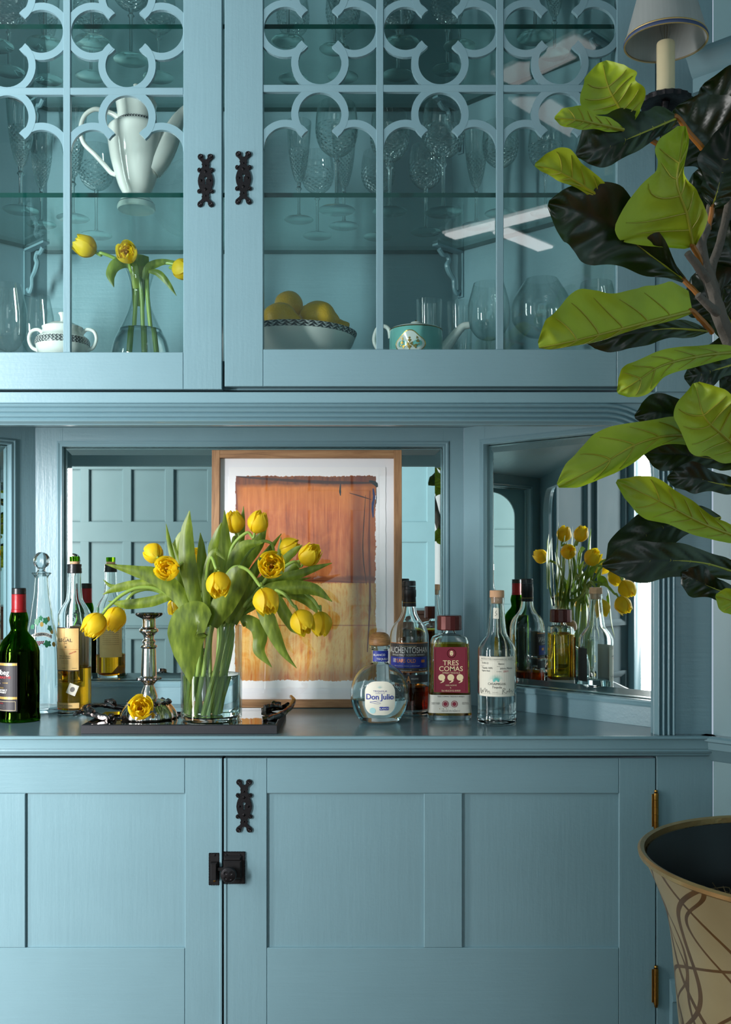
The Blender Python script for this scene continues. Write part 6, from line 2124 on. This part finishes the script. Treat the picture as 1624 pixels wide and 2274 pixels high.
def branch(pts, rad, mat='bark', name='branch', n=10):
    V, Fc = tube(spline(pts, 7), rad, n)
    V = [v + Vector((mnoise.noise(v * 60), mnoise.noise(v * 60 + Vector((9, 0, 0))), 0)) * 0.0015 for v in V]
    return part(name, (V, Fc), mat, fig, smooth=True)


base_pt = Vector((PX, PY, RIMZ - 0.093))
fork = P(1640, 800, 1.52)
branch([base_pt, Vector((PX - 0.01, PY, 1.05)), Vector((0.60, 1.53, 1.35)), fork], [0.017, 0.015, 0.014, 0.012], name='trunk')
branch([fork, P(1600, 705, 1.5), P(1575, 620, 1.5), P(1560, 565, 1.49), P(1540, 500, 1.48)], [0.012, 0.011, 0.009, 0.007, 0.005])
branch([P(1575, 625, 1.5), P(1545, 585, 1.47), P(1528, 562, 1.46)], [0.007, 0.006, 0.0055])
branch([P(1568, 590, 1.5), P(1560, 545, 1.51), P(1572, 500, 1.52), P(1578, 455, 1.52)], [0.007, 0.0065, 0.006, 0.005])
branch([P(1600, 700, 1.5), P(1575, 680, 1.48), P(1550, 655, 1.47)], [0.007, 0.0065, 0.005])
branch([P(1590, 660, 1.5), P(1580, 600, 1.53), P(1605, 520, 1.55), P(1640, 330, 1.57), P(1660, 180, 1.58)], [0.008, 0.007, 0.006, 0.005, 0.004])
branch([fork, P(1655, 950, 1.53), P(1640, 1080, 1.5)], [0.011, 0.009, 0.006])
branch([Vector((0.62, 1.535, 1.25)), Vector((0.75, 1.6, 1.6)), Vector((0.82, 1.66, 1.95)), Vector((0.80, 1.66, 2.2))], [0.012, 0.010, 0.008, 0.005])

FIDDLE = [0.10, 0.42, 0.58, 0.60, 0.66, 0.82, 0.96, 1.0, 0.92, 0.68, 0.10]


def fig_leaf(mid, wl, wr, upper_front=False, fl=0.2, frr=0.2, prof=FIDDLE, wave=0.16, seed=0.0, petiole=None, nu=44, nv=9, cup=0.0, veins=5):
    """mid = [(x, y, Y)] pixels along the midrib from base to tip; wl / wr = half widths in px on either side
    (left / right of the direction of travel, as seen by the camera); fl / frr = how far each half bends towards (+) or away from (-) the camera"""
    pts3 = [P(x, y, Y) for x, y, Y in mid]
    c = spline(pts3, max(4, nu // (len(mid) - 1)))
    N = len(c)
    V, Fc = [], []

    def surf(x, v):
        """x = position along the midrib in samples (may be fractional), v = -1..1 across"""
        i = min(int(x), N - 2)
        fq = x - i
        u = x / (N - 1)
        p = c[i].lerp(c[i + 1], fq)
        T = (c[min(i + 2, N - 1)] - c[max(i - 1, 0)]).normalized()
        view = (p - Vector((0, 0, CAMZ))).normalized()
        S = T.cross(view)                   # to the left of travel, as the camera sees it
        S = S.normalized() if S.length > 1e-4 else Vector((1, 0, 0))
        D = -view
        w = (wl if v > 0 else wr) * p.y / FPX * lerp_list(prof, u)
        w *= 1 + 0.10 * math.sin(u * 17 + seed * 2 + (1.1 if v > 0 else 0)) * min(1, u * 4)
        bend = fl if v > 0 else frr
        av = abs(v)
        ang = bend * av
        q = p + S * (math.copysign(1, v) * w * av * math.cos(ang * 0.7)) + D * (w * av * math.sin(ang)) if v != 0 else p.copy()
        ww = 0.5 * (wl + wr) * p.y / FPX
        q += D * (ww * wave * math.sin(u * 15 + seed + (1.7 if v > 0 else 0)) * av ** 1.6)
        # quilting: the blade sinks between the side veins
        ph = (u - 0.14 - 0.16 * av ** 1.3) / 0.68 * veins
        q += D * (-0.09 * ww * abs(math.sin(PI * ph)) * math.sin(PI * min(1, av * 1.05)) * (1 if not upper_front else -1))
        return q
    vs = [-1 + 2 * j / (2 * nv) for j in range(2 * nv + 1)]
    for i in range(N):
        for v in vs:
            V.append(surf(i, v))
    m_ = len(vs)
    for i in range(N - 1):
        for j in range(m_ - 1):
            f = (i * m_ + j, i * m_ + j + 1, (i + 1) * m_ + j + 1, (i + 1) * m_ + j)
            Fc.append(f if upper_front else f[::-1])
    lf = part('leaf', (V, Fc), 'fig_leaf', fig, smooth='all', fix=False)
    lf.data.polygons  # keep
    # raised veins: midrib and laterals
    g = [tube([c[i] + (c[i] - Vector((0, 0, CAMZ))).normalized() * (0.0016 if upper_front else -0.0003) for i in range(0, N - 1, 2)], [0.0026, 0.002, 0.0013, 0.0006], 6)]
    for k in range(veins):
        u0 = 0.14 + 0.68 * k / veins
        for sgn in (1, -1):
            if (wl if sgn > 0 else wr) < 14:
                continue
            pv_ = []
            for q in range(7):
                tt = q / 6
                xx = min(N - 1.001, (u0 + 0.16 * (0.82 * tt) ** 1.3) * (N - 1))
                q3 = surf(xx, sgn * 0.82 * tt)
                pv_.append(q3 + (q3 - Vector((0, 0, CAMZ))).normalized() * (0.0012 if upper_front else -0.0003))
            g.append(tube(pv_, [0.0013, 0.001, 0.0004], 5))
    part('veins', joinall(*g), 'fig_vein', lf, smooth=True, world=True)
    if petiole:
        branch([P(*q) for q in petiole] + [c[0], c[1]], [0.0042, 0.0038, 0.0032], 'petiole', 'petiole', 8)
    return lf


# (mid, left half, right half, upper side seen?, bends)  -- travel base -> tip
Y0 = 1.48
fig_leaf([(1392, 282, 1.47), (1376, 240, 1.46), (1352, 195, 1.45), (1338, 137, 1.46)], 62, 62, False, 0.25, 0.1, prof=[0.2, 0.6, 0.85, 0.95, 1.0, 1.0, 0.95, 0.8, 0.15], seed=1, petiole=[(1480, 330, 1.49)])
fig_leaf([(1385, 288, 1.45), (1330, 276, 1.42), (1280, 266, 1.40), (1232, 262, 1.40)], 20, 30, False, 0.5, -0.4, seed=2, wave=0.2)
fig_leaf([(1505, 262, 1.50), (1440, 290, 1.47), (1360, 322, 1.45), (1280, 345, 1.45)], 40, 75, True, 0.3, -0.2, seed=3, petiole=[(1560, 330, 1.52)])
fig_leaf([(1380, 456, 1.46), (1335, 437, 1.43), (1280, 402, 1.41), (1235, 378, 1.40), (1188, 367, 1.40)], 18, 48, False, -0.5, 0.35, seed=4, petiole=[(1500, 520, 1.48)])
fig_leaf([(1520, 622, 1.50), (1450, 570, 1.47), (1370, 512, 1.45), (1290, 470, 1.44), (1218, 452, 1.44)], 88, 76, True, 0.2, 0.25, seed=5, petiole=[(1560, 665, 1.5)], prof=[0.08, 0.2, 0.42, 0.6, 0.78, 0.92, 1.0, 0.98, 0.85, 0.5, 0.08])
fig_leaf([(1540, 548, 1.47), (1528, 480, 1.43), (1505, 410, 1.41), (1512, 345, 1.41), (1520, 280, 1.43)], 165, 42, False, 0.35, 0.1, seed=6, wave=0.10, petiole=[(1566, 600, 1.5)], prof=[0.12, 0.6, 0.95, 1.0, 0.86, 0.55, 0.32, 0.3, 0.32, 0.3, 0.1])
fig_leaf([(1582, 460, 1.51), (1595, 420, 1.50), (1610, 360, 1.50), (1625, 270, 1.52)], 55, 60, True, 0.2, 0.2, seed=7, petiole=[(1574, 510, 1.52)])
fig_leaf([(1538, 690, 1.45), (1450, 712, 1.41), (1350, 738, 1.39), (1260, 760, 1.38), (1197, 772, 1.39)], 20, 98, False, -1.2, 0.15, seed=8, wave=0.10, petiole=[(1582, 738, 1.49), (1560, 712, 1.47)], prof=[0.45, 0.8, 0.72, 0.72, 0.85, 1.0, 1.0, 0.92, 0.8, 0.6, 0.12])
fig_leaf([(1572, 735, 1.50), (1480, 730, 1.47), (1390, 742, 1.46), (1290, 752, 1.46)], 36, 34, True, 0.1, 0.1, seed=9)
fig_leaf([(1650, 780, 1.50), (1560, 790, 1.45), (1470, 812, 1.42), (1410, 850, 1.41), (1372, 872, 1.42)], 34, 42, False, 0.2, 0.3, seed=10, petiole=[(1660, 850, 1.52)])
fig_leaf([(1660, 800, 1.52), (1610, 815, 1.5), (1560, 830, 1.49), (1520, 838, 1.49)], 34, 30, True, 0.1, 0.2, seed=11)
fig_leaf([(1660, 1015, 1.45), (1610, 970, 1.40), (1565, 925, 1.37), (1545, 850, 1.37)], 68, 90, False, 0.3, 0.2, seed=12, wave=0.10, prof=[0.2, 0.6, 0.85, 0.95, 1.0, 1.0, 0.9, 0.6, 0.1])
fig_leaf([(1660, 1000, 1.50), (1560, 945, 1.46), (1480, 915, 1.44), (1410, 925, 1.44)], 42, 40, True, 0.2, 0.2, seed=13)
fig_leaf([(1640, 1010, 1.50), (1530, 968, 1.44), (1430, 980, 1.40), (1330, 1035, 1.39), (1240, 1080, 1.39)], 34, 62, False, 0.5, -0.15, seed=14, wave=0.12, petiole=[(1660, 1040, 1.52)])
fig_leaf([(1650, 1030, 1.53), (1540, 1012, 1.5), (1430, 1005, 1.49)], 40, 30, True, 0.1, 0.1, seed=15)
fig_leaf([(1660, 1200, 1.48), (1560, 1162, 1.44), (1470, 1115, 1.42), (1370, 1068, 1.42)], 46, 42, False, 0.3, 0.25, seed=16, petiole=[(1680, 1230, 1.5)])
fig_leaf([(1660, 1085, 1.53), (1600, 1075, 1.5), (1540, 1062, 1.49), (1482, 1062, 1.49)], 32, 34, True, 0.1, 0.1, seed=17)
fig_leaf([(1600, 1150, 1.52), (1530, 1158, 1.5), (1440, 1185, 1.48), (1348, 1255, 1.47)], 46, 50, True, 0.2, 0.1, seed=18)
fig_leaf([(1660, 1280, 1.50), (1560, 1250, 1.46), (1450, 1245, 1.43), (1338, 1255, 1.43)], 46, 46, True, 0.1, 0.15, seed=19)
fig_leaf([(1660, 1330, 1.48), (1600, 1312, 1.45), (1550, 1290, 1.44), (1515, 1272, 1.44)], 36, 34, True, 0.15, 0.1, seed=20)
fig_leaf([(1720, 1370, 1.46), (1660, 1345, 1.43), (1590, 1322, 1.42)], 34, 30, False, 0.2, 0.2, seed=21)
# the dark mass of leaves behind, towards and past the picture's edge
for i, (x0, y0, x1, y1, Yd, hw) in enumerate([(1640, 420, 1500, 240, 1.56, 85), (1680, 330, 1560, 190, 1.58, 80), (1660, 560, 1545, 380, 1.58, 80), (1690, 640, 1590, 500, 1.6, 75), (1680, 780, 1560, 640, 1.6, 60),
                                              (1680, 700, 1610, 640, 1.57, 55), (1720, 900, 1600, 830, 1.58, 55), (1740, 480, 1800, 250, 1.55, 85), (1720, 700, 1850, 560, 1.5, 80), (1740, 900, 1880, 860, 1.55, 80), (1730, 1040, 1850, 1130, 1.5, 80), (1700, 1150, 1640, 1080, 1.56, 60),
                                              (1700, 280, 1720, 60, 1.6, 80), (1655, 660, 1572, 470, 1.575, 66), (1700, 870, 1572, 770, 1.585, 55), (1650, 770, 1540, 610, 1.59, 62), (1760, 620, 1760, 420, 1.66, 80)]):
    xm, ym = (x0 + x1) / 2, (y0 + y1) / 2
    fig_leaf([(x0, y0, Yd), (xm + 8, ym - 12, Yd - 0.01), (x1, y1, Yd)], hw, hw, True, 0.25, 0.2, seed=30 + i)

# ------------------------------------------------------------------ wall sconce
SY_ = 1.945
s1 = FPX / SY_
sx_ = (1479 - CX) / s1
sz0 = CAMZ - (95 - HY) / s1                            # bottom of the shade = top of the candle
sc_ = thing('wall_sconce', 'black iron wall sconce with candle sleeve and small pleated white shade', 'sconce', (sx_, 2.144, sz0 - 0.2))
sloc = Vector((sx_, SY_, sz0))
ring = lambda prof, n=48, mod=None: ([sloc + v for v in lathe(prof, n, mod=mod)[0]], lathe(prof, n, mod=mod)[1])
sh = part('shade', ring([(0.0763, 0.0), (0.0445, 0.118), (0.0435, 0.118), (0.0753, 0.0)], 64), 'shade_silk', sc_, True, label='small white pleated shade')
part('braid', ring([(0.0768, -0.001), (0.0775, 0.002), (0.0752, 0.0065), (0.0745, 0.004)], 64), 'braid_blue', sh, True, label='blue and gold braid')
part('braid_cord', ring([(0.0750, 0.0062), (0.0758, 0.0078), (0.0742, 0.0098), (0.0736, 0.008)], 64), 'braid_gold', sh, True)
part('braid_hem', ring([(0.0738, -0.0016), (0.0768, -0.0016), (0.0768, 0.0), (0.0738, 0.0008)], 64), 'braid_gold', sh, True)
part('candle', ring([(0, -0.098), (0.0168, -0.098), (0.0168, -0.002), (0.0160, 0.0), (0.010, 0.0005), (0, 0.0005)], 28), 'candle_sleeve', sc_, True)
bl = part('bulb', ring([(0.006, 0.001), (0.0065, 0.01), (0.011, 0.026), (0.0115, 0.036), (0.008, 0.052), (0.003, 0.064), (0, 0.067)], 24), 'bulb_glass', sc_, True)
part('filament', tube([sloc + Vector(v) for v in ((-0.002, 0, 0.008), (-0.003, 0, 0.03), (0, 0, 0.04), (0.003, 0, 0.03), (0.002, 0, 0.008))], 0.0008, 5), 'bulb_cap', bl)
part('clip', joinall(tube([sloc + Vector((0.008 * math.cos(a), 0.008 * math.sin(a), 0.06 - 0.01 * abs(math.sin(a)))) for a in [2 * PI * i / 12 for i in range(13)]], 0.0008, 5),
                     tube([sloc + Vector((-0.008, 0, 0.055)), sloc + Vector((-0.044, 0, 0.112))], 0.0008, 5), tube([sloc + Vector((0.008, 0, 0.055)), sloc + Vector((0.044, 0, 0.112))], 0.0008, 5)), 'brass', sc_)
part('drip_pan', ring([(0, -0.100), (0.020, -0.0985), (0.040, -0.1035), (0.0475, -0.108), (0.0465, -0.116), (0.036, -0.118), (0.018, -0.111), (0, -0.110)], 60, lambda a, k, z: 1 + 0.03 * math.cos(20 * a)), 'iron', sc_, True, label='scalloped iron drip pan')
arm = spline([sloc + Vector((0, 0, -0.11)), sloc + Vector((0, 0.01, -0.135)), sloc + Vector((0.015, 0.06, -0.15)), sloc + Vector((0.045, 0.13, -0.125)), Vector((sx_ + 0.065, 2.138, sz0 - 0.105))], 7)
part('arm', tube(arm, [0.008, 0.006, 0.006, 0.007], 10), 'iron', sc_, True)
pl_ = Frame((sx_ + 0.065, 2.1445, sz0 - 0.105), (1, 0, 0), (0, 0, 1), (0, -1, 0))
part('back_plate', prism(pl_, [(x * 0.022, z * 0.045) for x, z in [(0, 1.2), (0.5, 0.85), (1, 0.5), (0.8, 0), (1, -0.5), (0.5, -0.85), (0, -1.2), (-0.5, -0.85), (-1, -0.5), (-0.8, 0), (-1, 0.5), (-0.5, 0.85)]], 0.0005, 0.008), 'iron', sc_, label='shaped iron back plate')
